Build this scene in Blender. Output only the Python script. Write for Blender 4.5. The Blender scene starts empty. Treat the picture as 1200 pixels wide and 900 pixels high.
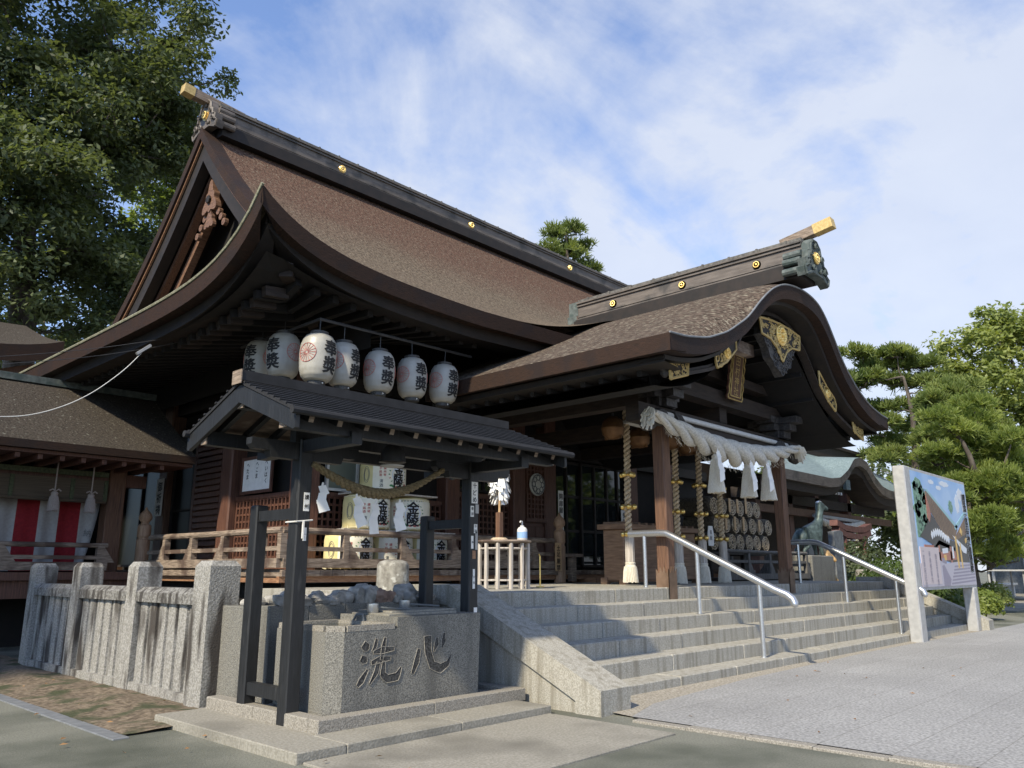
import bpy, bmesh, math, random
import numpy as np
from mathutils import Vector, Matrix, noise as mnoise
random.seed(7); rng = np.random.default_rng(7)
R = math.radians
SC = bpy.context.scene
COL = SC.collection

# ------------------------------------------------------------------ camera, light, exposure
cam = bpy.data.cameras.new("camera"); camo = bpy.data.objects.new("camera", cam); COL.objects.link(camo)
camo.location = (0, 0, 1.4); camo.rotation_euler = (R(90 + 13.19), 0, -R(47.2))
cam.sensor_width = 36; cam.lens = 27.9; cam.clip_end = 3000; cam.clip_start = 0.05
SC.camera = camo
SUN_EL, SUN_AZ = R(41), R(257)          # azimuth clockwise from +Y
D = Vector((math.sin(SUN_AZ) * math.cos(SUN_EL), math.cos(SUN_AZ) * math.cos(SUN_EL), math.sin(SUN_EL)))
sl = bpy.data.lights.new("sun", 'SUN'); sl.energy = 2.25; sl.angle = R(2.2); sl.color = (1, .89, .69)
so = bpy.data.objects.new("sun", sl); COL.objects.link(so); so.rotation_euler = D.to_track_quat('Z', 'Y').to_euler(); so.location = (-20, -20, 40)
SC.view_settings.view_transform = 'Standard'; SC.view_settings.look = 'None'; SC.view_settings.exposure = 1.5; SC.view_settings.gamma = 1
W = bpy.data.worlds.new("World"); SC.world = W; W.use_nodes = True
def sky():
    nt = W.node_tree; N = nt.nodes; L = nt.links
    for n in list(N): N.remove(n)
    out = N.new('ShaderNodeOutputWorld'); bg = N.new('ShaderNodeBackground'); bg.inputs[1].default_value = 0.1
    st = N.new('ShaderNodeTexSky'); st.sky_type = 'NISHITA'; st.sun_disc = False; st.sun_elevation = SUN_EL; st.sun_rotation = SUN_AZ
    st.air_density = 1.0; st.dust_density = .6; st.ozone_density = 2.5
    tc = N.new('ShaderNodeTexCoord'); sep = N.new('ShaderNodeSeparateXYZ'); L.new(tc.outputs['Generated'], sep.inputs[0])
    def math_(op, a, b=None, c=None):
        m = N.new('ShaderNodeMath'); m.operation = op
        for i, v in enumerate((a, b, c)):
            if v is None: continue
            if isinstance(v, (int, float)): m.inputs[i].default_value = v
            else: L.new(v, m.inputs[i])
        return m.outputs[0]
    zz = math_('ADD', math_('MAXIMUM', sep.outputs[2], 0.0), .28)
    cmb = N.new('ShaderNodeCombineXYZ'); L.new(math_('DIVIDE', sep.outputs[0], zz), cmb.inputs[0]); L.new(math_('DIVIDE', sep.outputs[1], zz), cmb.inputs[1])
    def noi(scale, det, rough, dist, stretch=None, off=(0, 0, 0)):
        mp = N.new('ShaderNodeMapping'); L.new(cmb.outputs[0], mp.inputs[0]); mp.inputs['Location'].default_value = off
        if stretch: mp.inputs['Rotation'].default_value = (0, 0, stretch[0]); mp.inputs['Scale'].default_value = (stretch[1], stretch[2], 1)
        n = N.new('ShaderNodeTexNoise'); n.inputs['Scale'].default_value = scale; n.inputs['Detail'].default_value = det
        n.inputs['Roughness'].default_value = rough; n.inputs['Distortion'].default_value = dist; L.new(mp.outputs[0], n.inputs['Vector']); return n.outputs[0]
    big = noi(1.5, 8, .58, .35, off=(3.1, .4, 0)); fine = noi(1.6, 7, .6, .6, (R(48), 1.0, 1.9), (1, 5, 0)); puff = noi(4.5, 8, .6, .2, off=(7, 2, 0))
    # more cloud to the right and lower, clearer to the upper left
    grad = math_('ADD', math_('MULTIPLY', sep.outputs[0], .34), math_('MULTIPLY', sep.outputs[1], -.10))
    grad = math_('ADD', grad, math_('MULTIPLY', sep.outputs[2], -.42))
    m = math_('ADD', math_('ADD', math_('MULTIPLY', big, .85), math_('MULTIPLY', fine, .75)), math_('ADD', math_('MULTIPLY', puff, .3), grad))
    cr = N.new('ShaderNodeValToRGB'); cr.color_ramp.elements[0].position = .74; cr.color_ramp.elements[1].position = 1.20
    cr.color_ramp.elements[0].color = (.10, .10, .10, 1); cr.color_ramp.elements[1].color = (.86, .86, .86, 1); L.new(m, cr.inputs[0])
    cc = N.new('ShaderNodeMixRGB'); cc.inputs[1].default_value = (2.45, 2.66, 3.15, 1); cc.inputs[2].default_value = (3.05, 3.2, 3.5, 1); L.new(puff, cc.inputs[0])
    mix = N.new('ShaderNodeMixRGB'); L.new(cr.outputs[0], mix.inputs[0]); tint = N.new('ShaderNodeMixRGB'); tint.blend_type = 'MULTIPLY'; tint.inputs[0].default_value = 1; tint.inputs[2].default_value = (.66, .77, .94, 1); L.new(st.outputs[0], tint.inputs[1]); L.new(tint.outputs[0], mix.inputs[1]); L.new(cc.outputs[0], mix.inputs[2])
    L.new(mix.outputs[0], bg.inputs[0]); L.new(bg.outputs[0], out.inputs[0])
sky()

# ------------------------------------------------------------------ materials
def mat(name, col, col2=None, rough=.7, scale=6, stretch=(1, 1, 1), thr=(.35, .65), metal=0, bump=0, bscale=None, col3=None, scale3=1.2, thr3=(.5, .62), stretch3=(1, 1, 1), coord='P', detail=5, spec=None, zmix=None, sss=0, trans=0):
    m = bpy.data.materials.new(name); m.use_nodes = True; nt = m.node_tree; N = nt.nodes; L = nt.links
    b = N['Principled BSDF']; b.inputs['Roughness'].default_value = rough; b.inputs['Metallic'].default_value = metal
    if spec is not None: b.inputs['Specular IOR Level'].default_value = spec
    b.inputs['Base Color'].default_value = (*col, 1)
    if trans: b.inputs['Transmission Weight'].default_value = trans
    if coord == 'P':
        g = N.new('ShaderNodeNewGeometry'); vec = g.outputs['Position']
    else:
        g = N.new('ShaderNodeTexCoord'); vec = g.outputs['Object']
    def noi(sc, stv, det=detail):
        mp = N.new('ShaderNodeMapping'); mp.inputs['Scale'].default_value = stv; L.new(vec, mp.inputs[0])
        n = N.new('ShaderNodeTexNoise'); n.inputs['Scale'].default_value = sc; n.inputs['Detail'].default_value = det; L.new(mp.outputs[0], n.inputs['Vector']); return n.outputs[0]
    def ramp(f, t):
        r = N.new('ShaderNodeMapRange'); r.inputs[1].default_value = t[0]; r.inputs[2].default_value = t[1]; L.new(f, r.inputs[0]); return r.outputs[0]
    def mixc(f, a, c):
        x = N.new('ShaderNodeMixRGB'); L.new(f, x.inputs[0])
        for i, v in ((1, a), (2, c)):
            if isinstance(v, tuple): x.inputs[i].default_value = (*v, 1)
            else: L.new(v, x.inputs[i])
        return x.outputs[0]
    out = None
    if col2:
        f = noi(scale, stretch); out = mixc(ramp(f, thr), col, col2)
        if zmix:
            sp = N.new('ShaderNodeSeparateXYZ'); L.new(vec, sp.inputs[0])
            ad = N.new('ShaderNodeMath'); ad.operation = 'MULTIPLY_ADD'; L.new(noi(.8, (1, 1, 1)), ad.inputs[0]); ad.inputs[1].default_value = 1.6; L.new(sp.outputs[2], ad.inputs[2])
            out2 = mixc(ramp(f, thr), zmix[0], zmix[1]); out = mixc(ramp(ad.outputs[0], zmix[2]), out, out2)
        if col3: out = mixc(ramp(noi(scale3, stretch3), thr3), out, col3)
        L.new(out, b.inputs['Base Color'])
        if bump:
            bp = N.new('ShaderNodeBump'); bp.inputs['Strength'].default_value = bump; bp.inputs['Distance'].default_value = .02
            L.new(noi(bscale or scale, stretch), bp.inputs['Height']); L.new(bp.outputs[0], b.inputs['Normal'])
    m['nodes'] = 1
    return m
M = {}
M['bark'] = mat('bark_roof', (.060, .046, .033), (.175, .138, .10), .95, 30, (1, .5, .35), (.36, .68), bump=1.0, bscale=22, zmix=((.062, .037, .027), (.14, .086, .062), (8.5, 9.9)), col3=(.22, .195, .145), scale3=24, thr3=(.57, .72), spec=.1)
M['bark_porch'] = mat('bark_porch', (.040, .030, .024), (.13, .10, .078), .95, 30, (1, .35, 1), (.4, .64), bump=1.0, bscale=26, col3=(.28, .26, .20), scale3=22, thr3=(.56, .70), stretch3=(1, .4, 1), spec=.1)
M['bark_edge'] = mat('bark_edge', (.018, .011, .008), (.045, .023, .015), .75, 8, (1, 1, 22), (.35, .7), bump=.4, col3=(.022, .014, .012), scale3=2, spec=.25)
M['bark_grey'] = mat('bark_grey', (.035, .030, .025), (.075, .064, .053), .95, 30, bump=.8, col3=(.20, .20, .165), scale3=20, thr3=(.62, .74), spec=.1)
M['moss_line'] = mat('moss_line', (.14, .14, .09), (.30, .30, .22), .95, 30)
M['dark'] = mat('dark_timber', (.009, .007, .006), (.019, .013, .010), .7, 5, (1, 1, 1), bump=.2)
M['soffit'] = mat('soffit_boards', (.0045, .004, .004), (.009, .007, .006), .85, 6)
M['beam'] = mat('beam_timber', (.014, .009, .007), (.032, .021, .015), .7, 4, (1, 1, 6), bump=.3)
M['brown'] = mat('brown_timber', (.075, .036, .020), (.165, .085, .048), .65, 9, (6, 6, .35), (.3, .7), bump=.4, col3=(.06, .03, .02), scale3=7, thr3=(.58, .72), stretch3=(3, 3, .18))
M['red'] = mat('red_timber', (.070, .030, .020), (.135, .060, .038), .6, 9, (6, 6, .35), bump=.3)
M['orange'] = mat('orange_timber', (.22, .11, .06), (.36, .20, .11), .6, 8, (1, 1, 5), bump=.2)
M['newel_wood'] = mat('newel_timber', (.24, .14, .08), (.40, .26, .165), .65, 9, (5, 5, .4), bump=.3)
M['shoe'] = mat('column_shoe', (.10, .062, .038), (.17, .11, .072), .5, 6)
M['wing_grey'] = mat('weathered_rail', (.085, .08, .072), (.15, .14, .128), .85, 6, (4, 4, 1), bump=.3)
M['plate'] = mat('pale_plate', (.46, .46, .42), (.58, .58, .53), .6, 9)
M['gable_wood'] = mat('gable_timber', (.10, .052, .032), (.20, .11, .068), .65, 8, (1, 1, 5), bump=.3)
M['grey_wood'] = mat('grey_timber', (.14, .105, .078), (.30, .235, .18), .85, 6, (1, 1, 9), bump=.4, col3=(.09, .06, .045), scale3=2)
M['pale_wood'] = mat('pale_timber', (.34, .30, .26), (.52, .48, .43), .8, 8, (5, 5, .4), bump=.3)
M['box_wood'] = mat('box_timber', (.16, .095, .06), (.26, .165, .105), .7, 4, (.6, 1, 7), bump=.3)
M['black'] = mat('black_paint', (.009, .010, .011), (.016, .017, .019), .55, 10, (4, 4, .6), bump=.15, col3=(.045, .045, .045), scale3=9, thr3=(.62, .8), stretch3=(3, 3, .4))
M['black_roof'] = mat('dark_sheet_roof', (.009, .009, .010), (.018, .018, .020), .75, 8, (1, 6, 1), bump=.1)
M['copper'] = mat('ridge_copper', (.095, .080, .068), (.15, .128, .11), .6, 5, (.5, .5, 4), metal=.0, bump=.15, col3=(.055, .05, .045), scale3=2)
M['cap'] = mat('ridge_cap', (.07, .066, .06), (.15, .145, .13), .8, 14, bump=.3)
M['verdigris'] = mat('verdigris', (.06, .073, .069), (.12, .143, .134), .7, 9, bump=.3, col3=(.05, .07, .065), scale3=6)
M['bronze'] = mat('bronze_verdigris', (.04, .058, .056), (.10, .14, .132), .5, 9, bump=.2, metal=.3)
M['tile_green'] = mat('copper_sheet_roof', (.12, .165, .17), (.19, .245, .245), .6, 3, (1, 6, 6), bump=.2)
M['gold'] = mat('gold_leaf', (.80, .55, .17), (.95, .72, .30), .38, 14, metal=.85, bump=.3)
M['gold_flat'] = mat('gilt_paint', (.42, .30, .11), (.58, .43, .18), .55, 20, metal=.3)
M['brass'] = mat('brass', (.72, .50, .14), (.85, .64, .25), .3, 6, metal=.9)
M['brown_bell'] = mat('old_brass', (.12, .062, .028), (.20, .105, .045), .45, 6, metal=.5)
M['iron'] = mat('dark_iron', (.03, .03, .032), (.05, .05, .05), .5, 8)
M['black_carve'] = mat('dark_carving', (.018, .016, .016), (.06, .055, .052), .6, 18, bump=.6)
def granite(name, a, b, spk, sc=170, stain=None, bs=.25, thr3=(.52, .7), st3=(1, 1, 1), s3=1.6):
    return mat(name, a, b, .8, sc, thr=(.38, .62), bump=bs, bscale=60, col3=stain or spk, scale3=s3 if stain else 320, thr3=thr3 if stain else (.6, .68), stretch3=st3, detail=2, spec=.3)
M['granite'] = granite('step_granite', (.27, .258, .222), (.40, .385, .34), None, 75, (.185, .168, .13), thr3=(.46, .80), st3=(9, 9, .7), s3=1.5)
M['granite_b'] = granite('basin_granite', (.10, .098, .088), (.25, .242, .215), None, 110, (.10, .098, .09), thr3=(.5, .8), st3=(3, 3, .5), s3=1.3)
M['granite_l'] = granite('kerb_granite', (.18, .165, .14), (.33, .31, .27), (.2, .18, .15), 90)
M['slab'] = granite('slab_concrete', (.225, .212, .178), (.30, .285, .245), None, 45, (.15, .142, .12), thr3=(.5, .75), s3=1.1)
M['fence_stone'] = granite('weathered_stone', (.205, .198, .18), (.34, .332, .31), None, 45, (.06, .053, .047), bs=.5, thr3=(.50, .64), st3=(2.8, 2.8, .6), s3=1.7)
M['rail_stone'] = granite('lichened_stone', (.12, .115, .105), (.26, .255, .24), None, 30, (.06, .055, .05), bs=.6, thr3=(.5, .64), st3=(3, 3, .8), s3=3)
M['rock'] = mat('garden_rock', (.20, .195, .18), (.42, .40, .365), .85, 9, bump=.6, col3=(.22, .215, .20), scale3=7, coord='P')
M['rock_red'] = mat('reddish_rock', (.20, .13, .10), (.33, .23, .18), .8, 9, bump=.5)
M['pillar_stone'] = mat('lichen_pillar', (.16, .15, .13), (.32, .31, .275), .9, 12, bump=.6, col3=(.5, .5, .46), scale3=7, thr3=(.58, .64))
M['steel'] = mat('brushed_steel', (.52, .53, .54), (.60, .61, .62), .32, 40, metal=.9)
M['steel_dull'] = mat('galvanised_steel', (.36, .36, .355), (.44, .44, .43), .5, 10, metal=.25)
M['grate'] = mat('drain_cover', (.16, .17, .18), (.22, .23, .24), .6, 10, metal=.2)
M['white'] = mat('white_paint', (.56, .555, .53), (.64, .635, .61), .6, 8)
M['paper'] = mat('white_paper', (.78, .77, .74), (.86, .85, .82), .8, 10)
M['lantern'] = mat('lantern_paper', (.29, .278, .245), (.40, .388, .345), .42, 5, (1, 1, .6), (.3, .7), bump=.12, bscale=9, col3=(.24, .215, .165), scale3=3.5, thr3=(.58, .8), coord='O', spec=.6)
M['ink'] = mat('ink', (.012, .012, .013), None, .7)
M['redink'] = mat('red_ink', (.46, .12, .10), None, .7)
M['red_cloth'] = mat('red_cloth', (.20, .008, .015), (.26, .013, .02), .9, 20)
M['white_cloth'] = mat('white_cloth', (.34, .34, .34), (.40, .40, .40), .9, 20)
M['green_cloth'] = mat('green_brocade', (.045, .055, .03), (.085, .10, .055), .9, 25)
M['bamboo'] = mat('bamboo_blind', (.06, .045, .03), (.11, .085, .058), .8, 3, (.5, .5, 60))
M['tassel_grey'] = mat('tassel_grey', (.28, .24, .22), (.42, .37, .34), .9, 40, (8, 8, 1))
M['straw'] = mat('straw_rope', (.12, .09, .045), (.25, .19, .10), .9, 25, (1, 3, 3), bump=.5, coord='O')
M['wrope'] = mat('white_rope', (.46, .435, .38), (.66, .63, .56), .9, 30, (1, 1, 1), bump=.7, bscale=70)
M['wtassel'] = mat('hemp_tassel', (.56, .51, .42), (.74, .70, .60), .9, 40, (4, 4, .4), bump=.5)
M['hemp'] = mat('hemp_rope', (.38, .29, .18), (.58, .47, .33), .9, 30, bump=.5)
M['komo'] = mat('barrel_wrap', (.60, .54, .34), (.70, .64, .42), .85, 6, bump=.2)
M['komo_y'] = mat('barrel_wrap_yellow', (.60, .52, .24), (.70, .61, .31), .85, 6, bump=.2)
M['komo_w'] = mat('barrel_label', (.74, .71, .58), (.80, .77, .64), .8, 6)
M['bale'] = mat('straw_bale', (.04, .032, .024), (.10, .082, .058), .9, 22, bump=.8)
M['tag'] = mat('wood_tag', (.42, .27, .14), (.5, .34, .18), .7, 8)
M['blue_pale'] = mat('pale_blue_paint', (.38, .48, .62), (.44, .54, .68), .5, 4)
M['green_p'] = mat('leaf_green_ink', (.05, .22, .08), None, .7)
M['asphalt'] = mat('asphalt', (.145, .148, .122), (.245, .245, .205), .9, 60, thr=(.3, .7), bump=.6, bscale=150, col3=(.088, .095, .076), scale3=.6, thr3=(.42, .62), spec=.2)
M['gravel'] = mat('gravel_strip', (.20, .175, .135), (.40, .37, .31), .95, 45, bump=1)
M['soil'] = mat('mossy_soil', (.075, .055, .035), (.21, .165, .115), .95, 18, bump=1, col3=(.045, .052, .02), scale3=2.4, thr3=(.5, .62))
M['leafA'] = mat('leaf_camphor', (.022, .045, .014), (.075, .115, .034), .5, .55, thr=(.35, .65), spec=.35)
M['leafB'] = mat('leaf_light', (.075, .12, .02), (.19, .235, .04), .5, .6, thr=(.35, .65), spec=.3)
M['leafC'] = mat('leaf_yellowgreen', (.11, .17, .025), (.25, .30, .06), .5, .5, thr=(.3, .7), spec=.3)
M['needle'] = mat('pine_needle', (.045, .085, .014), (.14, .20, .035), .55, 1.1, thr=(.3, .7), spec=.3)
M['needle_d'] = mat('pine_needle_dark', (.025, .05, .012), (.10, .14, .035), .55, .8, thr=(.35, .7), spec=.3)
M['shrub'] = mat('shrub_leaf', (.03, .055, .015), (.09, .15, .03), .5, 2, spec=.3)
def leafy(name, a, b_, sc, tr=.4, gain=1.35):
    m = mat(name, a, b_, .5, sc, thr=(.3, .7), spec=.3, detail=3); nt = m.node_tree; N = nt.nodes; L = nt.links; p = N['Principled BSDF']; o = N['Material Output']
    t = N.new('ShaderNodeBsdfTranslucent'); src = p.inputs['Base Color'].links[0].from_socket
    v = N.new('ShaderNodeVectorMath'); v.operation = 'MULTIPLY'; v.inputs[1].default_value = (gain * 1.15, gain * 1.15, gain * .5); L.new(src, v.inputs[0]); L.new(v.outputs[0], t.inputs[0])
    x = N.new('ShaderNodeMixShader'); x.inputs[0].default_value = tr; L.new(p.outputs[0], x.inputs[1]); L.new(t.outputs[0], x.inputs[2]); L.new(x.outputs[0], o.inputs[0]); return m
M['leafA'] = leafy('leaf_camphor', (.055, .078, .040), (.145, .172, .085), .55); M['leafB'] = leafy('leaf_light', (.09, .14, .03), (.22, .26, .06), .6); M['leafC'] = leafy('leaf_yellowgreen', (.15, .19, .05), (.30, .335, .115), .5)
M['needle'] = leafy('pine_needle', (.10, .145, .035), (.265, .31, .09), 1.1, .45, 1.5); M['needle_d'] = leafy('pine_needle_dark', (.085, .125, .035), (.23, .27, .085), .8, .4); M['shrub'] = leafy('shrub_leaf', (.035, .06, .018), (.10, .15, .035), 2)
M['trunk'] = mat('tree_bark', (.045, .035, .026), (.12, .10, .08), .9, 6, (1, 1, .4), bump=.8)
M['vermilion'] = mat('faded_vermilion', (.085, .034, .028), (.14, .06, .048), .7, 8)
M['golden_wood'] = mat('golden_carving', (.32, .19, .07), (.50, .33, .15), .5, 12, bump=.4)
M['slate'] = mat('slate_slab', (.10, .11, .115), (.17, .18, .185), .7, 8, bump=.2)
M['dgreen'] = mat('dark_green_panel', (.02, .05, .035), None, .5)
M['sky_p'] = mat('print_sky', (.16, .33, .60), (.34, .48, .68), .35, 1.2)
M['cloud_p'] = mat('print_white', (.58, .62, .67), None, .35)
M['roof_p'] = mat('print_brown', (.10, .055, .03), (.20, .12, .065), .35, 9, (5, 5, .6))
M['dark_p'] = mat('print_dark', (.035, .03, .03), None, .35)
M['green_pr'] = mat('print_tree', (.03, .12, .06), (.20, .34, .24), .35, 14)
M['teal_p'] = mat('print_teal', (.24, .42, .46), None, .35)
M['mauve_p'] = mat('print_steps', (.40, .38, .44), None, .35)
M['mauve_d'] = mat('print_risers', (.22, .20, .27), None, .35)
M['pink_p'] = mat('print_pink', (.50, .43, .44), None, .35)
M['red_p'] = mat('print_red', (.33, .12, .08), None, .35)
M['yel_p'] = mat('print_ochre', (.55, .36, .10), None, .35)
def paving():
    m = bpy.data.materials.new('granite_paving'); m.use_nodes = True; nt = m.node_tree; N = nt.nodes; L = nt.links; b = N['Principled BSDF']
    g = N.new('ShaderNodeNewGeometry'); br = N.new('ShaderNodeTexBrick'); L.new(g.outputs['Position'], br.inputs['Vector'])
    br.inputs['Scale'].default_value = 1; br.inputs['Brick Width'].default_value = 2.9; br.inputs['Row Height'].default_value = .58
    br.inputs['Mortar Size'].default_value = .006; br.inputs['Mortar Smooth'].default_value = .3; br.inputs['Bias'].default_value = 0
    br.inputs['Color1'].default_value = (.265, .264, .258, 1); br.inputs['Color2'].default_value = (.295, .294, .287, 1); br.inputs['Mortar'].default_value = (.21, .205, .195, 1)
    n = N.new('ShaderNodeTexNoise'); n.inputs['Scale'].default_value = 38; n.inputs['Detail'].default_value = 6; L.new(g.outputs['Position'], n.inputs['Vector'])
    r = N.new('ShaderNodeMapRange'); r.inputs[1].default_value = .3; r.inputs[2].default_value = .7; r.inputs[3].default_value = .58; r.inputs[4].default_value = 1.36; L.new(n.outputs[0], r.inputs[0])
    n2 = N.new('ShaderNodeTexNoise'); n2.inputs['Scale'].default_value = .7; n2.inputs['Detail'].default_value = 6; L.new(g.outputs['Position'], n2.inputs['Vector'])
    r2 = N.new('ShaderNodeMapRange'); r2.inputs[1].default_value = .35; r2.inputs[2].default_value = .7; r2.inputs[3].default_value = .9; r2.inputs[4].default_value = 1.06; L.new(n2.outputs[0], r2.inputs[0])
    mm = N.new('ShaderNodeMath'); mm.operation = 'MULTIPLY'; L.new(r.outputs[0], mm.inputs[0]); L.new(r2.outputs[0], mm.inputs[1])
    x = N.new('ShaderNodeVectorMath'); x.operation = 'SCALE'; L.new(br.outputs[0], x.inputs[0]); L.new(mm.outputs[0], x.inputs['Scale'])
    L.new(x.outputs[0], b.inputs['Base Color']); b.inputs['Roughness'].default_value = .85
    bp = N.new('ShaderNodeBump'); bp.inputs['Strength'].default_value = .4; bp.inputs['Distance'].default_value = .01; L.new(n.outputs[0], bp.inputs['Height']); L.new(bp.outputs[0], b.inputs['Normal'])
    return m
M['paving'] = paving()
def glass(name, col, rough):
    m = bpy.data.materials.new(name); m.use_nodes = True; b = m.node_tree.nodes['Principled BSDF']
    b.inputs['Base Color'].default_value = (*col, 1); b.inputs['Roughness'].default_value = rough; b.inputs['Specular IOR Level'].default_value = .5
    nt = m.node_tree; n = nt.nodes.new('ShaderNodeTexNoise'); n.inputs['Scale'].default_value = 1.4; bp = nt.nodes.new('ShaderNodeBump'); bp.inputs['Strength'].default_value = .06
    nt.links.new(n.outputs[0], bp.inputs['Height']); nt.links.new(bp.outputs[0], b.inputs['Normal']); return m
M['glass'] = glass('dark_window_glass', (.012, .016, .018), .03)
M['dim_glass'] = mat('dim_glass', (.008, .010, .010), None, .3, spec=.12)
M['water'] = glass('still_water', (.03, .04, .035), .02)
M['cabinet_glass'] = glass('greenish_glass', (.16, .18, .15), .12)

# ------------------------------------------------------------------ mesh helpers (all take world coordinates)
class MB:
    def __init__(s): s.v = []; s.f = []
    def add(s, vs, fs):
        o = len(s.v); s.v += [tuple(map(float, p)) for p in vs]; s.f += [tuple(i + o for i in f) for f in fs]; return s
    def box(s, x0, x1, y0, y1, z0, z1):
        return s.add([(x0, y0, z0), (x1, y0, z0), (x1, y1, z0), (x0, y1, z0), (x0, y0, z1), (x1, y0, z1), (x1, y1, z1), (x0, y1, z1)],
                     [(0, 3, 2, 1), (4, 5, 6, 7), (0, 1, 5, 4), (1, 2, 6, 5), (2, 3, 7, 6), (3, 0, 4, 7)])
    def cbox(s, x0, x1, y0, y1, z0, z1, c=.012):      # box with chamfered vertical edges and top
        x0, x1, y0, y1 = min(x0, x1), max(x0, x1), min(y0, y1), max(y0, y1)
        def ring(i, z): return [(x0 + i + c, y0 + i, z), (x1 - i - c, y0 + i, z), (x1 - i, y0 + i + c, z), (x1 - i, y1 - i - c, z), (x1 - i - c, y1 - i, z), (x0 + i + c, y1 - i, z), (x0 + i, y1 - i - c, z), (x0 + i, y0 + i + c, z)]
        return s.loft([ring(0, z0), ring(0, z1 - c), ring(c * .8, z1)], True)
    def loft(s, rings, caps=True, closed=True):
        n = len(rings[0]); vs = [p for r in rings for p in r]; fs = []
        for k in range(len(rings) - 1):
            for i in range(n if closed else n - 1):
                j = (i + 1) % n; fs.append((k * n + i, k * n + j, (k + 1) * n + j, (k + 1) * n + i))
        if caps and closed: fs += [tuple(reversed(range(n))), tuple((len(rings) - 1) * n + i for i in range(n))]
        return s.add(vs, fs)
    def bar(s, p, q, w, h=None, up=(0, 0, 1)):
        p, q = Vector(p), Vector(q); d = (q - p).normalized(); u = Vector(up)
        if abs(d.dot(u)) > .95: u = Vector((0, 1, 0))
        r = d.cross(u).normalized(); u = r.cross(d).normalized(); h = h or w
        ring = lambda c: [c - r * w / 2 - u * h / 2, c + r * w / 2 - u * h / 2, c + r * w / 2 + u * h / 2, c - r * w / 2 + u * h / 2]
        return s.loft([ring(p), ring(q)])
    def tube(s, pts, r, n=10, caps=True):
        pts = [Vector(p) for p in pts]; rr = r if isinstance(r, (list, tuple)) else [r] * len(pts); rings = []; u = None
        for i, p in enumerate(pts):
            d = (pts[min(i + 1, len(pts) - 1)] - pts[max(i - 1, 0)]).normalized()
            if u is None: u = d.orthogonal().normalized()
            u = (u - d * u.dot(d)).normalized(); w = d.cross(u)
            rings.append([p + (u * math.cos(a) + w * math.sin(a)) * rr[i] for a in [2 * math.pi * k / n for k in range(n)]])
        return s.loft(rings, caps)
    def lathe(s, c, prof, n=20, axis='Z', sx=1, sy=1):
        rings = []
        for r, z in prof:
            r = max(r, .0005)
            rg = []
            for k in range(n):
                a = 2 * math.pi * k / n; x, y = r * math.cos(a) * sx, r * math.sin(a) * sy
                rg.append({'Z': (c[0] + x, c[1] + y, c[2] + z), 'Y': (c[0] + x, c[1] - z, c[2] + y), 'X': (c[0] + z, c[1] + x, c[2] + y)}[axis])
            rings.append(rg)
        return s.loft(rings)
    def prism(s, poly, f0, f1):                           # poly of 2D points, f0/f1 map (u,v) to the near and far 3D points
        n = len(poly); return s.loft([[f0(*p) for p in poly], [f1(*p) for p in poly]])
    def prism_y(s, poly, y0, y1): return s.prism(poly, lambda u, v: (u, y0, v), lambda u, v: (u, y1, v))
    def prism_x(s, poly, x0, x1): return s.prism(poly, lambda u, v: (x0, u, v), lambda u, v: (x1, u, v))
    def grid(s, P):                                       # P[i][j] 3D points
        n, m = len(P), len(P[0]); return s.add([p for r in P for p in r], [(i * m + j, i * m + j + 1, (i + 1) * m + j + 1, (i + 1) * m + j) for i in range(n - 1) for j in range(m - 1)])
    def slab(s, P, t):                                    # grid with thickness t downwards
        n, m = len(P), len(P[0]); s.grid(P); s.grid([[(p[0], p[1], p[2] - t) for p in r] for r in P])
        b = [P[i][0] for i in range(n)] ; 
        for line in ([P[i][0] for i in range(n)], [P[i][-1] for i in range(n)], list(P[0]), list(P[-1])):
            s.grid([line, [(p[0], p[1], p[2] - t) for p in line]])
        return s
    def ball(s, c, r, n=12, sz=1): return s.lathe(c, [(r * math.sin(math.pi * k / 8), -r * sz * math.cos(math.pi * k / 8)) for k in range(9)], n)
    def xf(s, mtx):
        s.v = [tuple(mtx @ Vector(p)) for p in s.v]; return s
    def build(s, name, m, parent=None, smooth=False, origin=None, bevel=0):
        o3 = Vector(origin) if origin else (Vector(parent['_o']) if parent is not None and '_o' in parent else Vector((0, 0, 0)))
        me = bpy.data.meshes.new(name); me.from_pydata([(p[0] - o3.x, p[1] - o3.y, p[2] - o3.z) for p in s.v], [], s.f); me.materials.append(M[m] if isinstance(m, str) else m)
        bm = bmesh.new(); bm.from_mesh(me); bmesh.ops.remove_doubles(bm, verts=bm.verts, dist=1e-5); bmesh.ops.recalc_face_normals(bm, faces=bm.faces)
        if smooth:
            for f in bm.faces: f.smooth = True
            for e in bm.edges:
                if len(e.link_faces) == 2 and e.calc_face_angle(0) > .75: e.smooth = False
        bm.to_mesh(me); bm.free()
        ob = bpy.data.objects.new(name, me); COL.objects.link(ob); ob['_o'] = tuple(o3)
        if parent is not None: ob.parent = parent
        else: ob.location = o3
        return ob
def tag(o, label, cat, group=None):
    o['label'] = label; o['category'] = cat
    if group: o['group'] = group
    return o
def thing(name, label, cat, loc, group=None):
    o = bpy.data.objects.new(name, None); COL.objects.link(o); o.location = loc; o['_o'] = [float(q) for q in loc]; o.empty_display_size = .1
    return tag(o, label, cat, group)
def struct(o, kind='structure'): o['kind'] = kind; return o
def dup(o, loc=None, label=None, rz=None, parent=None):
    c = o.copy(); COL.objects.link(c)
    if parent is not None: c.parent = parent
    if loc is not None: c.location = loc
    if rz is not None: c.rotation_euler = (0, 0, rz)
    if label: c['label'] = label
    for ch in list(o.children): dup(ch, parent=c)
    return c
_tc = {}
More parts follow.
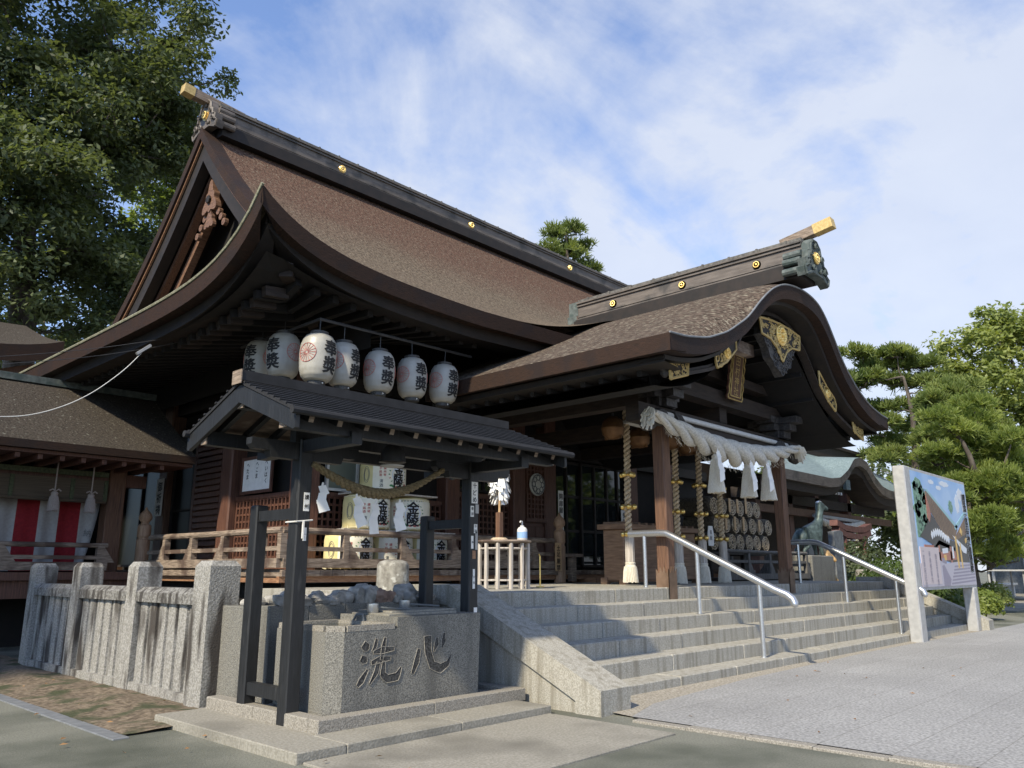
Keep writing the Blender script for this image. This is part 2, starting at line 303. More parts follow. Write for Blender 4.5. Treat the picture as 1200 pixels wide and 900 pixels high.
def glyphs(txt, bold=.0):
    "flat mesh of the writing, unit em: list of 2D verts and faces, centred on 0"
    if (txt, bold) in _tc: return _tc[(txt, bold)]
    cu = bpy.data.curves.new('t', 'FONT'); cu.body = txt; cu.size = 1; cu.resolution_u = 2; cu.align_x = 'CENTER'; cu.align_y = 'CENTER'
    o = bpy.data.objects.new('t', cu); COL.objects.link(o); dg = bpy.context.evaluated_depsgraph_get(); dg.update()
    me = bpy.data.meshes.new_from_object(o.evaluated_get(dg)); bm = bmesh.new(); bm.from_mesh(me); bmesh.ops.triangulate(bm, faces=bm.faces)
    bmesh.ops.subdivide_edges(bm, edges=[e for e in bm.edges if e.calc_length() > .25], cuts=2); bmesh.ops.triangulate(bm, faces=bm.faces)
    bm.verts.index_update(); vs = [(v.co.x, v.co.y) for v in bm.verts]; fs = [tuple(v.index for v in f.verts) for f in bm.faces]; bm.free()
    bpy.data.objects.remove(o); bpy.data.curves.remove(cu); bpy.data.meshes.remove(me)
    if vs:
        cx = (min(v[0] for v in vs) + max(v[0] for v in vs)) / 2; cy = (min(v[1] for v in vs) + max(v[1] for v in vs)) / 2
        vs = [(a - cx, b - cy) for a, b in vs]
    _tc[(txt, bold)] = (vs, fs); return vs, fs
def write(mb, txt, f, size, u0=0, v0=0, pitch=1.08, vertical=True, bold=.0, sx=1):
    "writes txt through f(u,v)->3D, top character at (u0,v0) going down (or left to right)"
    for i, ch in enumerate(txt):
        if ch == ' ': continue
        vs, fs = glyphs(ch, bold)
        du, dv = (0, -i * size * pitch) if vertical else (i * size * pitch, 0)
        for ou, ov in ([(0, 0)] if not bold else [(bold, bold * .5), (-bold, bold * .5), (0, -bold)]):
            mb.add([f(u0 + du + (a + ou) * size * sx, v0 + dv + (b + ov) * size) for a, b in vs], fs)
    return mb
def interp(t, xs, ys): return float(np.interp(t, xs, ys))
# ------------------------------------------------------------------ the ground and paving
def sheet(name, m, x0, x1, y0, y1, z, nx=1, ny=1):
    return struct(MB().grid([[(x0 + (x1 - x0) * i / nx, y0 + (y1 - y0) * j / ny, z) for j in range(ny + 1)] for i in range(nx + 1)]).build(name, m))
sheet('ground', 'asphalt', -500, 700, -500, 700, 0)
pv = MB(); pv.add([(6.77, -30, .022), (70, -30, .022), (70, 4.2, .022), (24, 5.0, .022), (15, 5.27, .022), (10, 5.18, .022), (7.6, 4.99, .022), (6.8, 4.72, .022)], [(0, 1, 2, 3, 4, 5, 6, 7)])
struct(pv.build('pavement', 'paving'))
pk = MB()
for j in range(60): pk.cbox(6.65, 6.768, -30 + j * .577, -30 + j * .577 + .573, -.02, .026 + .004 * math.sin(j * 2.1), .006)
struct(pk.build('pavement_kerb', 'granite_l'))
gs = MB(); gp = [[], []]
for i in range(60):
    x = 6.85 + 16 * i / 59; lo = interp(x, [6.8, 7.6, 10, 15, 24], [4.70, 4.94, 5.13, 5.22, 4.95]); gp[0].append((x, lo - .05 + .03 * math.sin(i * 1.7), .008)); gp[1].append((x, 5.40, .045 - .03 * (i / 59)))
struct(gs.grid(gp).build('gravel_strip', 'gravel'), 'stuff')
ap = MB().cbox(3.6, 6.42, 4.0, 5.44, -.05, .018, .005); struct(ap.build('apron_slab', 'slab'))
so_ = [];
for i in range(60):
    row = []
    for j in range(14):
        y = 7.45 + 10 * i / 59; x = 3.12 + (4.45 - 3.12) * j / 13 + .0; e = min(j, 13 - j) / 6
        row.append((x, y, .006 + min(1, e) * (.03 + .05 * mnoise.noise((x * 1.7, y * 1.7, 3))) + .03 * max(0, mnoise.noise((x * 6, y * 6, 1)))))
    so_.append(row)
struct(MB().grid(so_).build('soil_strip', 'soil', smooth=True), 'stuff')
gr = MB()
for k in range(11): gr.cbox(2.99, 3.13, 7.35 + k * .9, 8.24 + k * .9, -.02, .012, .004)
struct(gr.build('drain_kerb', 'grate'))
lf = MB()
for k in range(46):
    x, y = rng.uniform(2.2, 4.2), rng.uniform(4.6, 12)
    if k > 30: x, y = rng.uniform(6.9, 14), rng.uniform(3.0, 5.2)
    a = rng.uniform(0, 6.3); l = rng.uniform(.02, .04); z = .03 + .01 * rng.random()
    d = Vector((math.cos(a), math.sin(a), 0)) * l; p = Vector((-d.y, d.x, 0)) * .4; c = Vector((x, y, z))
    lf.add([c - d, c + p + Vector((0, 0, .01)), c + d, c - p], [(0, 1, 2, 3)])
struct(lf.build('fallen_leaves', mat('dry_leaf', (.16, .08, .03), (.3, .17, .07), .8, 5)), 'stuff')

# ------------------------------------------------------------------ stone stairs and platform
SX0, SX1 = 7.17, 21.85
STY = [5.39 + .372 * k for k in range(6)]; STZ = [.15, .345, .54, .735, .93, 1.12]
st = thing('stone_staircase', 'wide granite staircase of six long steps climbing to the shrine platform', 'staircase', (14.5, 5.39, 0))
for k in range(6):
    b = MB(); x = SX0 + .001; y1 = STY[k + 1] + .08 if k < 5 else 11.62; z0 = -.05 if k == 0 else STZ[k - 1] - .05
    first = True
    while x < SX1 - .3:
        w = min(random.uniform(1.35, 2.25), SX1 - x)
        if SX1 - x - w < .6: w = SX1 - x
        jz = random.uniform(-.004, .004); jy = random.uniform(-.006, .006)
        b.cbox(x + .003, x + w - .003, STY[k] + jy, y1 if k < 5 else STY[5] + .55, z0, STZ[k] + jz, .012); x += w
    if k == 5:
        for i in range(24):
            for j in range(7):
                x0 = SX0 - .0 + i * .63; y0 = STY[5] + .554 + j * .55
                if x0 < SX1 - .2: b.cbox(x0 + .002, min(x0 + .627, SX1), y0, y0 + .546, .9, 1.12 + random.uniform(-.003, .002), .006)
    b.build('platform' if k == 5 else 'step', 'granite', st)
def cheek(x0, x1):
    b = MB(); b.prism_x([(5.02, -.05), (5.02, .235), (7.2, 1.20), (7.9, 1.20), (7.9, -.05)], x0 + .035, x1 - .035); o = b.build('cheek_wall', 'granite', st)
    c = MB(); c.prism_x([(4.98, .0), (4.98, .24), (7.18, 1.225), (7.95, 1.225), (7.95, 1.0), (7.25, 1.0), (5.3, .12), (5.3, 0)], x0, x1); c.build('coping', 'granite', o)
cheek(6.66, 7.165); cheek(21.86, 22.3)
# platform flank left of the stairs
b = MB()
for k in range(5):
    for z0, z1 in ((-.05, .36), (.365, .74), (.745, 1.12)): b.cbox(6.76, 7.16, 7.97 + k * .73, 7.97 + k * .73 + .725, z0, z1, .008)
b.build('side_wall', 'granite', st)

# ------------------------------------------------------------------ main hall
XE, YE, YR, XG = 5.11, 9.5, 15.25, 6.72
YB = 2 * YR - YE; XR = 23.2
hall = thing('shrine_hall', 'large dark wooden shrine hall with sweeping bark roof, undulating porch gable and gilt fittings', 'shrine hall', (14, 12.5, 0))
def Pf(d): d = max(d, 0); return .42 * d + .07 * d * d
def w_(d): return max(0, 1 - d / 4.0) ** 2
KX = [0, .4, .8, 1.2, 1.6, 2.1, 2.8, 3.45, 4.1, 4.55]; KZ = [6.5, 6.48, 6.42, 6.24, 5.94, 5.50, 5.10, 4.86, 4.74, 4.71]
PX = 14.05
_kx = np.linspace(0, 4.55, 200); _kz = np.interp(_kx, KX, KZ); _kk = np.ones(15) / 15; _ks = np.convolve(np.pad(_kz, 7, mode='reflect', reflect_type='odd'), _kk, 'valid'); _ks[:8] = np.convolve(np.pad(_kz, 7, mode='reflect'), _kk, 'valid')[:8]
def Kar(x): return float(np.interp(abs(x - PX), _kx, _ks))
def KarB(x):                                              # fuller section behind the front lip
    t = abs(x - PX); k = Kar(x); g = 4.71 + (6.93 - 4.71) * max(0, 1 - t / 4.55) ** .93
    return .15 * k + .85 * g - .10 * math.exp(-(t / .5) ** 2)
def porch_z(x, y):
    s = 1 - math.exp(-max(0, y - 5.73) / .32)
    s2 = min(1, max(0, (y - 5.73) / 2.2))
    return Kar(x) * (1 - s) + (KarB(x)) * s if True else 0
def front_z(x, y):
    dx, dy = x - XE, y - YE
    z = 5.87 + Pf(dy) + .81 * math.exp(-max(dx, 0) / .9) * w_(dy) + .04 * max(0, min(x - 9.5, 3)) * w_(dy * 1.5)
    z -= 0
    if 9.3 < x < 18.8:
        k = .9; a, b_ = z, porch_z(x, max(y, 7.5)); h = max(k - abs(a - b_), 0) / k; z = max(a, b_) + h * h * k * .25
    return z
def left_z(x, y):
    dx, dy = x - XE, y - YE
    return 5.62 + .25 * math.exp(-max(dy, 0) / .85) + .27 * max(dx, 0) + .81 * math.exp(-max(dy, 0) / .85) * w_(dx)
def roof_z(x, y):
    yy = y if y <= YR else 2 * YR - y
    f = front_z(x, yy) if y <= YR else (5.87 + Pf(yy - YE) if x > XG + 1e-5 else 99)
    if x > XG + 1e-5: return f
    l = left_z(x, y); k = .16; h = max(k - abs(f - l), 0) / k
    return min(f, l) - h * h * k * .25
def lin(a, b, n): return [a + (b - a) * i / n for i in range(n + 1)]
xs = lin(XG + .001, 9, 20) + lin(9, 19, 90)[1:] + lin(19, XR, 24)[1:]; ys = lin(YE, YR, 48)
rb = MB(); rb.grid([[(x, y, roof_z(x, y)) for y in ys] for x in xs])
rb.grid([[(x, YB - (y - YE), roof_z(x, YB - (y - YE))) for y in lin(YE, YR, 24)] for x in lin(XG + .001, XR, 20)])
rb.grid([[(x, y, roof_z(x, y)) for y in lin(YE, 26, 150)] for x in lin(XE, XG, 22)])
rb.grid([[(x, y, left_z(x, y) - .03) for y in lin(YE + 1.9, 26, 40)] for x in lin(XG - .02, XG + 1.2, 6)])
roof = rb.build('main_roof', 'bark', hall, smooth=True)
# thick eave edge of layered bark, then the set-back board under it
def eave(front, inset, top, bot, n=110):
    P = []
    for x in (lin(XE + inset, XR, n) if front else [XE + inset]):
        for y in ([YE + inset] if front else lin(YE + inset, 26, n)):
            z = (5.87 + .81 * math.exp(-(x - XE - inset) / .9) + .04 * max(0, min(x - 9.5, 3))) if front else left_z(XE, y - inset)
            P.append((x, y, z + inset * .25))
    return [[(p[0], p[1], p[2] - top) for p in P], [(p[0] + (0 if front else .03), p[1] + (.03 if front else 0), p[2] - bot) for p in P], [(p[0] + (0 if front else min(.5, max(.02, (p[1] - YE) * .6))), p[1] + (min(.5, max(.02, (p[0] - XE) * .6)) if front else 0), p[2] - bot + .02) for p in P]]
e = MB(); e.grid(eave(True, 0, 0, .27)); e.grid(eave(False, 0, 0, .27)); e.build('roof_edge', 'bark_edge', roof)
e = MB(); e.grid(eave(True, .22, .27, .50)); e.grid(eave(False, .22, .27, .50)); e.build('eave_board', 'dark', roof)
e = MB()
P = eave(False, 0, -.012, .2)[0]; e.tube([(p[0], p[1], p[2]) for p in P[::2]], .028, 6); e.build('eave_moss', 'moss_line', roof)
def sof_z(x, y):
    dx, dy = x - XE, y - YE
    f = 5.87 + .26 * max(dy, 0) + .81 * math.exp(-max(dx, 0) / .9) * w_(dy); l = 5.62 + .25 * math.exp(-max(dy, 0) / .85) + .22 * max(dx, 0) + .81 * math.exp(-max(dy, 0) / .85) * w_(dx)
    return min(f, l) - .5
s = MB(); s.grid([[(x, y, sof_z(x, y)) for y in lin(YE + .3, 26, 60)] for x in lin(XE + .3, XR, 60)])
x = XE + 1.0
while x < XR:
    y0 = YE + .55; y1 = min(12.9, YE + (x - XE)); 
    if not 10 < x < 18.4:
        s.bar((x, y0, sof_z(x, y0) - .08), (x, y1, sof_z(x, y1) - .08), .11, .13)
    x += .34
y = YE + 1.0
while y < 25:
    s.bar((XE + .55, y, sof_z(XE + .55, y) - .08), (min(8.2, XE + (y - YE)), y, sof_z(min(8.2, XE + (y - YE)), y) - .08), .11, .13); y += .34
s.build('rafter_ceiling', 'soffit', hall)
h = MB(); h.bar((5.86, 10.0, 5.80), (8.2, 12.4, 5.62), .2, .32); h.build('hip_rafter', 'beam', hall)
for k in range(9):
    y = 10.35 + k * .34; MB().bar((5.72, y, sof_z(5.72, y) - .1), (6.1, y, sof_z(6.1, y) - .1), .12, .15).build('rafter_end', 'beam', hall)
# gable end facing left
def rake(off, d0, y):                                      # roof line lowered by off
    return roof_z(XG + .01, y) - off
def rake_strip(name, m, x0, x1, o0, o1, ymax=5.4, par=None):
    for sgn in (1, -1):
        pts = [YR + sgn * t for t in lin(0, ymax if sgn > 0 else min(ymax, 3.75), 30)]
        b = MB(); A = [[(x0, y, rake(o0, 0, y)) for y in pts], [(x0, y, rake(o1, 0, y)) for y in pts], [(x1, y, rake(o1, 0, y)) for y in pts], [(x1, y, rake(o0, 0, y)) for y in pts], [(x0, y, rake(o0, 0, y)) for y in pts]]
        b.grid(A); b.build(name, m, par or hall)
rake_strip('gable_edge', 'bark_edge', XG - .03, XG + .3, -.012, .24, 5.3, roof)
rake_strip('gable_trim', 'orange', XG + .02, XG + .3, .24, .30, 5.2)
rake_strip('bargeboard', 'dark', XG + .08, XG + .3, .30, .72, 5.2)
rake_strip('bargeboard', 'brown', XG + .34, XG + .5, .72, .86, 4.6)
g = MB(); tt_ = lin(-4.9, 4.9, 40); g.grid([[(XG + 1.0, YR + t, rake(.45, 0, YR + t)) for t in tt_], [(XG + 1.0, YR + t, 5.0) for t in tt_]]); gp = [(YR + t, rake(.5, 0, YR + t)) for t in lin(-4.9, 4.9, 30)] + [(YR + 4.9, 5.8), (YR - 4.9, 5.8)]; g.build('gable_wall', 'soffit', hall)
for sgn in (1, -1):
    g = MB(); pts = [YR + sgn * t for t in lin(0, 4.2, 16)]; P = [[(xx, y, rake(o, 0, y)) for y in pts] for xx, o in ((XG + .55, .92), (XG + .55, 1.18), (XG + .7, 1.18), (XG + .7, .92), (XG + .55, .92))]
    g.grid(P); g.build('inner_bargeboard', 'gable_wood', hall)
for sgn in (1, -1):
    g = MB(); g.grid([[(xx, YR + sgn * t, rake(.32, 0, YR + sgn * t)) for t in lin(0, 5.2 if sgn > 0 else 3.75, 20)] for xx in (XG + .06, XG + 1.05)]); g.build('gable_soffit', 'soffit', hall)
def fish(x, cy, cz, s):
    "carved gable pendant: heart-shaped boss with curling leaves"
    o = []
    for k in range(40):
        a = 2 * math.pi * k / 40; r = (.30 + .09 * math.cos(3 * a) + .05 * math.cos(6 * a)) * s
        o.append((cy + r * math.sin(a), cz + r * math.cos(a) * 1.35))
    return o
g = MB(); g.prism_x(fish(0, YR, 9.05, .8), XG + .3, XG + .42); g.prism_x(fish(0, YR, 8.6, .5), XG + .32, XG + .40)
for sgn in (1, -1):
    for k in range(3): g.prism_x([(YR + sgn * (.30 + .14 * k) + .08 * math.cos(a), 8.72 - .16 * k + .08 * math.sin(a)) for a in [i * .7 for i in range(9)]], XG + .36, XG + .44)
gp_ = g.build('gable_pendant', 'gable_wood', hall); b = MB(); b.lathe((XG + .29, YR, 9.05), [(0, 0), (.09, 0), (.09, -.04), (0, -.05)], 6, 'X'); b.build('boss', 'dark', gp_)
# ridge
def ridge(name, ax, c, a0, a1, zb, par=hall):
    "box ridge along axis ax at cross position c between a0 and a1, base height zb"
    def bx(b, w, z0, z1, e0=0, e1=0):
        return b.box(a0 - e0, a1 + e1, c - w, c + w, zb + z0 * .78, zb + z1 * .78) if ax == 'X' else b.box(c - w, c + w, a0 - e0, a1 + e1, zb + z0 * .78, zb + z1 * .78)
    r = bx(MB(), .20, .14, .52).build(name, 'copper', par)
    b = MB(); bx(b, .36, -.3, .03, -.02); bx(b, .30, .03, .09); b.build('ridge_base', 'dark', r)
    b = MB(); bx(b, .25, .09, .14); bx(b, .235, .52, .56); bx(b, .26, .60, .64); bx(b, .215, .195, .215); b.build('ridge_moulding', 'copper', r)
    b = MB(); bx(b, .22, .56, .60); bx(b, .20, .64, .74)
    L_ = a1 - a0; n = int(L_ / .55)
    for k in range(n):
        p = a0 + (k + .5) * L_ / n
        if ax == 'X': b.box(p - .02, p + .02, c - .215, c + .215, zb + .49, zb + .59)
        else: b.box(c - .215, c + .215, p - .02, p + .02, zb + .49, zb + .59)
    b.build('ridge_cap', 'cap', r)
    return r
rz = 10.66
rd = ridge('ridge', 'X', YR, XG + .25, XR, rz)
def crest(par, x, y, z, r, axis, m='gold'):
    b = MB(); b.lathe((x, y, z), [(0, .0), (r, 0), (r, .02), (r * .9, .035), (0, .035)], 20, axis)
    for k in range(16):
        a = 2 * math.pi * k / 16; u, v = r * .62 * math.cos(a), r * .62 * math.sin(a)
        c = (x + u, y - .035, z + v) if axis == 'Y' else (x - .035, y + u, z + v)
        b.ball(c, r * .17, 6)
    b.ball((x, y - .03, z) if axis == 'Y' else (x - .03, y, z), r * .28, 8); return b.build('crest', m, par)
for x in (10.15, 14.55, 19.0): crest(rd, x, YR - .2, rz + .265, .10, 'Y')
b = MB(); b.bar((6.25, YR, rz + .66), (7.6, YR, rz + .56), .19, .19); b.build('ridge_beam', 'grey_wood', rd); b = MB(); b.bar((6.22, YR, rz + .665), (6.45, YR, rz + .642), .205, .205); b.build('gilt_end', 'gold_flat', rd)
def oni(par, ax, c, a, zb, m, sgn):
    "ridge-end ornament with scrolls; a = position along the ridge, faces outward"
    S_ = .82
    pts = [(-.62, -.30), (-.70, -.12), (-.55, -.05), (-.58, .12), (-.42, .16), (-.40, .34), (-.30, .40), (-.26, .58), (-.12, .70), (.12, .70), (.26, .58), (.30, .40), (.40, .34), (.42, .16), (.58, .12), (.55, -.05), (.70, -.12), (.62, -.30), (.3, -.16), (-.3, -.16)]
    b = MB(); f = (lambda u, v, d: (a + sgn * d, c + u * S_, zb + v * S_)) if ax == 'X' else (lambda u, v, d: (c + u * S_, a + sgn * d, zb + v * S_))
    b.prism(pts, lambda u, v: f(u, v, .13), lambda u, v: f(u, v, -.02))
    for i in range(len(pts)):
        p, q = pts[i], pts[(i + 1) % len(pts)]; b.tube([f(p[0] * .94, p[1] * .94 + .01, .14), f(q[0] * .94, q[1] * .94 + .01, .14)], .028, 5)
    for u, v, r in ((-.45, .0, .10), (.45, 0, .10), (-.3, .28, .09), (.3, .28, .09), (-.2, -.05, .08), (.2, -.05, .08), (0, .52, .08)):
        T = [f(u + r * (1 - .09 * k) * math.cos(k * .6), v + r * (1 - .09 * k) * math.sin(k * .6), .16) for k in range(11)]; b.tube(T, .026, 5)
    # rolled tile ends behind
    for u, v in ((-.42, .30), (-.48, .12), (-.52, -.12), (.42, .30), (.48, .12), (.52, -.12)):
        b.tube([f(u, v, -.32), f(u, v, .02)], .07, 10)
    o = b.build('ridge_end_ornament', m, par)
    b = MB(); p = f(0, .25, .14)
    if ax == 'X': crest(o, p[0], p[1], p[2], .12, 'X')
    else: crest(o, p[0], p[1], p[2], .12, 'Y')
    return o
oni(rd, 'X', YR, XG + .18, rz + .06, 'copper', -1)

# ------------------------------------------------------------------ porch roof
pys = [5.73 + .02 * k for k in range(4)] + lin(5.83, 7, 14) + lin(7, 11.4, 20)[1:]
pxs = [PX + 4.55 * math.sin(math.pi / 2 * 0) * 0 + t for t in lin(-4.55, 4.55, 100)]
def lipx(x, y): return x
pb = MB(); pb.grid([[(x, y - .16 * math.exp(-((x - PX) / 1.6) ** 2) * math.exp(-(y - 5.73)), porch_z(x, y)) for y in pys] for x in pxs])
proof = pb.build('porch_roof', 'bark_porch', hall, smooth=True)
def kstrip(y, o0, o1, y2, inset=0, n=100, o2=None):
    X = lin(-4.55 + inset, 4.55 - inset, n); q = lambda x: y - .16 * math.exp(-(x / 1.6) ** 2)
    k = lambda x: Kar(PX + x * 4.55 / (4.55 - inset) * .999)
    return [[(PX + x, q(x), k(x) - o0) for x in X], [(PX + x, q(x) + .02, k(x) - o1) for x in X], [(PX + x, q(x) + y2, k(x) - (o2 if o2 is not None else o1)) for x in X]]
b = MB(); b.grid(kstrip(5.73, 0, .26, .6)); 
for sx in (-1, 1): b.grid([[(PX + sx * 4.55, y, 4.71 - o) for y in lin(5.73, 11, 20)] for o in (0, .26)] + [[(PX + sx * 4.1, y, 4.71 - .2) for y in lin(5.73, 11, 20)]])
b.build('roof_edge', 'bark_edge', proof)
b = MB(); b.tube([(p[0], p[1] - .004, p[2] + .004) for p in kstrip(5.73, 0, .2, .5)[0]], .016, 6); b.build('edge_lead', 'grate', proof)
b = MB(); b.grid(kstrip(5.93, .26, .32, .5, .15))
for sx in (-1, 1): b.grid([[(PX + sx * 4.38, y, 4.71 - o) for y in lin(5.93, 11, 20)] for o in (.26, .36)] + [[(PX + sx * 3.9, y, 4.71 - .4) for y in lin(5.93, 11, 20)]])
b.build('eave_board', 'dark', proof)
# bargeboard following the curve
BX = [0, .65, 1.2, 1.55, 1.75, 2.1, 2.6, 3.5, 4.0]; BZ = [6.1, 6.03, 5.72, 5.35, 5.05, 4.82, 4.58, 4.33, 4.2]
_bx = np.linspace(0, 4.0, 120); _bz = np.interp(_bx, BX, BZ); _bs = np.convolve(np.pad(_bz, 7, mode='reflect', reflect_type='odd'), _kk, 'valid'); _bs[:8] = np.convolve(np.pad(_bz, 7, mode='reflect'), _kk, 'valid')[:8]
def Bar(x): return float(np.interp(abs(x), _bx, _bs))
BY = 6.15
X = lin(-3.95, 3.95, 90)
top = lambda x: Kar(PX + x * 4.55 / 4.1) - .44
b = MB(); b.grid([[(PX + x, BY, max(top(x) + .06, Bar(x) + .1)) for x in X], [(PX + x, BY, Bar(x)) for x in X], [(PX + x, BY + .14, Bar(x)) for x in X], [(PX + x, BY + .14, max(top(x) + .06, Bar(x) + .1)) for x in X]])
kb = b.build('undulating_bargeboard', 'dark', hall)
b = MB(); b.grid([[(PX + x, BY - .03, Bar(x) + .05) for x in X], [(PX + x, BY - .03, Bar(x) - .01) for x in X], [(PX + x, BY + .1, Bar(x) - .01) for x in X]]); b.grid([[(PX + x, BY - .03, Bar(x) + .05) for x in X], [(PX + x, BY, Bar(x) + .055) for x in X]]); b.build('board_moulding', 'beam', kb)
def openwork(poly, y, holes=24, seed=1, th=.03):
    "gilt openwork plate: plate with raised scrolls"
    b = MB(); b.prism_y(poly, y, y + th); return b
def scrolls(poly_test, box, y, n, seed, r0=.045):
    rr = random.Random(seed); b = MB()
    for k in range(n):
        for _ in range(30):
            u = rr.uniform(box[0], box[1]); v = rr.uniform(box[2], box[3])
            if poly_test(u, v): break
        else: continue
        s = rr.choice((-1, 1)); a0 = rr.uniform(0, 6); r = r0 * rr.uniform(.7, 1.2)
        b.tube([(u + r * (1 - .08 * i) * math.cos(a0 + s * i * .65), y, v + r * (1 - .08 * i) * math.sin(a0 + s * i * .65)) for i in range(10)], r * .2, 5)
    return b
def inpoly(poly):
    def t(u, v):
        c = False; n = len(poly)
        for i in range(n):
            (x1, y1), (x2, y2) = poly[i], poly[(i + 1) % n]
            if (y1 > v) != (y2 > v) and u < (x2 - x1) * (v - y1) / (y2 - y1) + x1: c = not c
        return c
    return t
def gilt(poly, y, n, seed, cr=None, par=kb, r0=.05):
    o = MB().prism_y(poly, y - .02, y).build('gilt_plate', 'dark', par)
    us = [p[0] for p in poly]; vs = [p[1] for p in poly]
    b = scrolls(inpoly(poly), (min(us), max(us), min(vs), max(vs)), y - .025, n, seed, r0)
    for i in range(len(poly)):
        p, q = poly[i], poly[(i + 1) % len(poly)]; b.tube([(p[0], y - .025, p[1]), (q[0], y - .025, q[1])], .022, 5)
    b.build('gilt_scrollwork', 'gold_flat', o)
    if cr: crest(o, cr[0], y - .02, cr[1], cr[2], 'Y')
    return o
c = PX - .1
gilt([(a_ + c, b_ - .29) for a_, b_ in ((-.85, 6.15), (-.4, 6.2), (0, 6.21), (.4, 6.2), (.85, 6.15), (.80, 5.86), (.45, 5.83), (.2, 5.70), (0, 5.48), (-.2, 5.70), (-.45, 5.83), (-.80, 5.86))], BY - .10, 110, 3, (c, 5.70, .21))
for sx in (-1, 1):
    x0 = PX + sx * 1.78; x1 = PX + sx * 2.5
    z = lambda x: Bar(x - PX)
    gilt([(x0, z(x0) + .02), (x0, z(x0) + .30), ((x0 + x1) / 2, z((x0 + x1) / 2) + .29), (x1, z(x1) + .28), (x1 + sx * .05, z(x1) + .13), (x1, z(x1) + .0), ((x0 + x1) / 2, z((x0 + x1) / 2) + .0)], BY - .02, 10, 5 + sx, ((x0 + x1) / 2, z((x0 + x1) / 2) + .15, .11), r0=.07)
    x0 = PX + sx * 3.45; x1 = PX + sx * 3.97
    gilt([(x0, z(x0) + .0), (x0 - sx * .03, z(x0) + .24), (x1, z(x1) + .22), (x1, z(x1) - .02)], BY - .02, 26, 9 + sx)
    b = MB(); 
    for k in range(4): b.ball((PX + sx * (3.98 + .06 * (k % 2)), BY + .04, Bar(3.9) + .06 + .09 * k), .07, 8)
    b.build('beam_nosing', 'black_carve', kb)
b = MB(); b.prism_y([(c + p[0] * 1.05, 5.50 + .9 * p[1]) for p in ((-.62, .42), (-.72, .1), (-.5, -.12), (-.42, -.34), (-.2, -.46), (0, -.66), (.2, -.46), (.42, -.34), (.5, -.12), (.72, .1), (.62, .42))], BY - .09, BY + .06)
pp = [(c - .68, 5.7), (c - .62, 5.45), (c - .35, 5.1), (c, 4.93), (c + .35, 5.1), (c + .62, 5.45), (c + .68, 5.7)]
bb = scrolls(inpoly(pp), (c - .68, c + .68, 4.93, 5.7), BY - .10, 80, 4, .075); b.v, b.f = b.v, b.f; o_ = len(b.v); b.v += bb.v; b.f += [tuple(i + o_ for i in f) for f in bb.f]
b.build('carved_pendant', 'black_carve', kb)
# inner porch structure
pr = ridge('porch_ridge', 'Y', PX, 5.45, 10.75, 6.90)
b = MB(); b.grid([[(PX + u, y, 6.9 + .58 * t + .02) for y in (10.74, 11.0)] for u, t in ((-.27, 0), (-.27, .3), (-.21, .31), (-.21, .9), (0, 1), (.21, .9), (.21, .31), (.27, .3), (.27, 0))]); b.build('copper_flashing', 'verdigris', pr)
for y in (6.35, 8.0, 9.75): crest(pr, PX - .2, y, 6.90 + .265, .09, 'X')
b = MB(); b.bar((PX, 4.95, 7.66), (PX, 5.9, 7.50), .18, .18); b.build('ridge_beam', 'grey_wood', pr); b = MB(); b.bar((PX, 4.9, 7.67), (PX, 5.25, 7.61), .195, .195); b.build('gilt_end', 'gold_flat', pr)
oni(pr, 'Y', PX, 5.42, 6.86, 'verdigris', -1)
CY = 7.36; CXS = (11.74, 16.36)
for cx in CXS:
    a = .112
    o = MB().cbox(cx - a, cx + a, CY - a, CY + a, 1.2, 4.15, .02).build('porch_column', 'brown', hall)
    b = MB()
    poly = [(-a - .012, .88), (a + .012, .88), (a + .012, 1.42), (a * .6, 1.34), (a * .3, 1.46), (0, 1.36), (-a * .3, 1.46), (-a * .6, 1.34), (-a - .012, 1.42)]
    b.prism_y([(cx + u, v) for u, v in poly], CY - a - .012, CY - a - .002); b.prism_x([(CY + u, v) for u, v in poly], cx - a - .012, cx - a - .002); b.box(cx - a - .01, cx + a + .01, CY - a - .01, CY + a + .01, .88, 1.25)
    b.build('column_shoe', 'shoe', o)
    b = MB()
    for k, (w, z) in enumerate(((.26, 4.15), (.4, 4.3), (.55, 4.45))): b.box(cx - w, cx + w, CY - .17, CY + .17, z, z + .14); b.box(cx - .17, cx + .17, CY - w, CY + w, z, z + .135)
    for sx in (-1, 1):
        T = [(cx + sx * (.15 + .1 * k), CY - .12, 3.95 - .03 * k + .05 * math.sin(k)) for k in range(7)]; b.tube(T, [.16, .16, .15, .14, .13, .1, .05], 8)
    b.build('bracket', 'black_carve', o)
b = MB(); b.box(10.9, 17.2, CY - .13, CY + .13, 3.82, 4.14); b.build('tie_beam', 'beam', hall)
b = MB(); b.box(10.45, 17.65, CY - .15, CY + .15, 4.5, 4.78); b.build('purlin_beam', 'beam', hall)
b = MB(); b.box(11.3, 16.8, CY - .12, CY + .12, 5.02, 5.2); b.box(PX - .15, PX + .15, CY - .12, CY + .12, 5.2, 5.9); b.build('upper_beam', 'beam', hall)
for cx in (11.5, 14.05, 16.6): MB().box(cx - .14, cx + .14, CY - .0, 12.8, 4.2, 4.5).build('cross_beam', 'beam', hall)
MB().bar((12.3, 6.45, 5.34), (13.5, 6.45, 5.36), .16, .22).build('grey_beam', 'grey_wood', hall)
b = MB(); b.grid([[(PX + x, y, Kar(PX + x * 1.08) - .62) for x in lin(-4.1, 4.1, 50)] for y in (6.3, 9, 12.9)])
for k in range(17):
    x = -4.0 + .5 * k
    if abs(x) > 2.4: continue
    b.bar((PX + x, 6.35, Kar(PX + x) - .72), (PX + x, 9.5, Kar(PX + x) - .72), .09, .11)
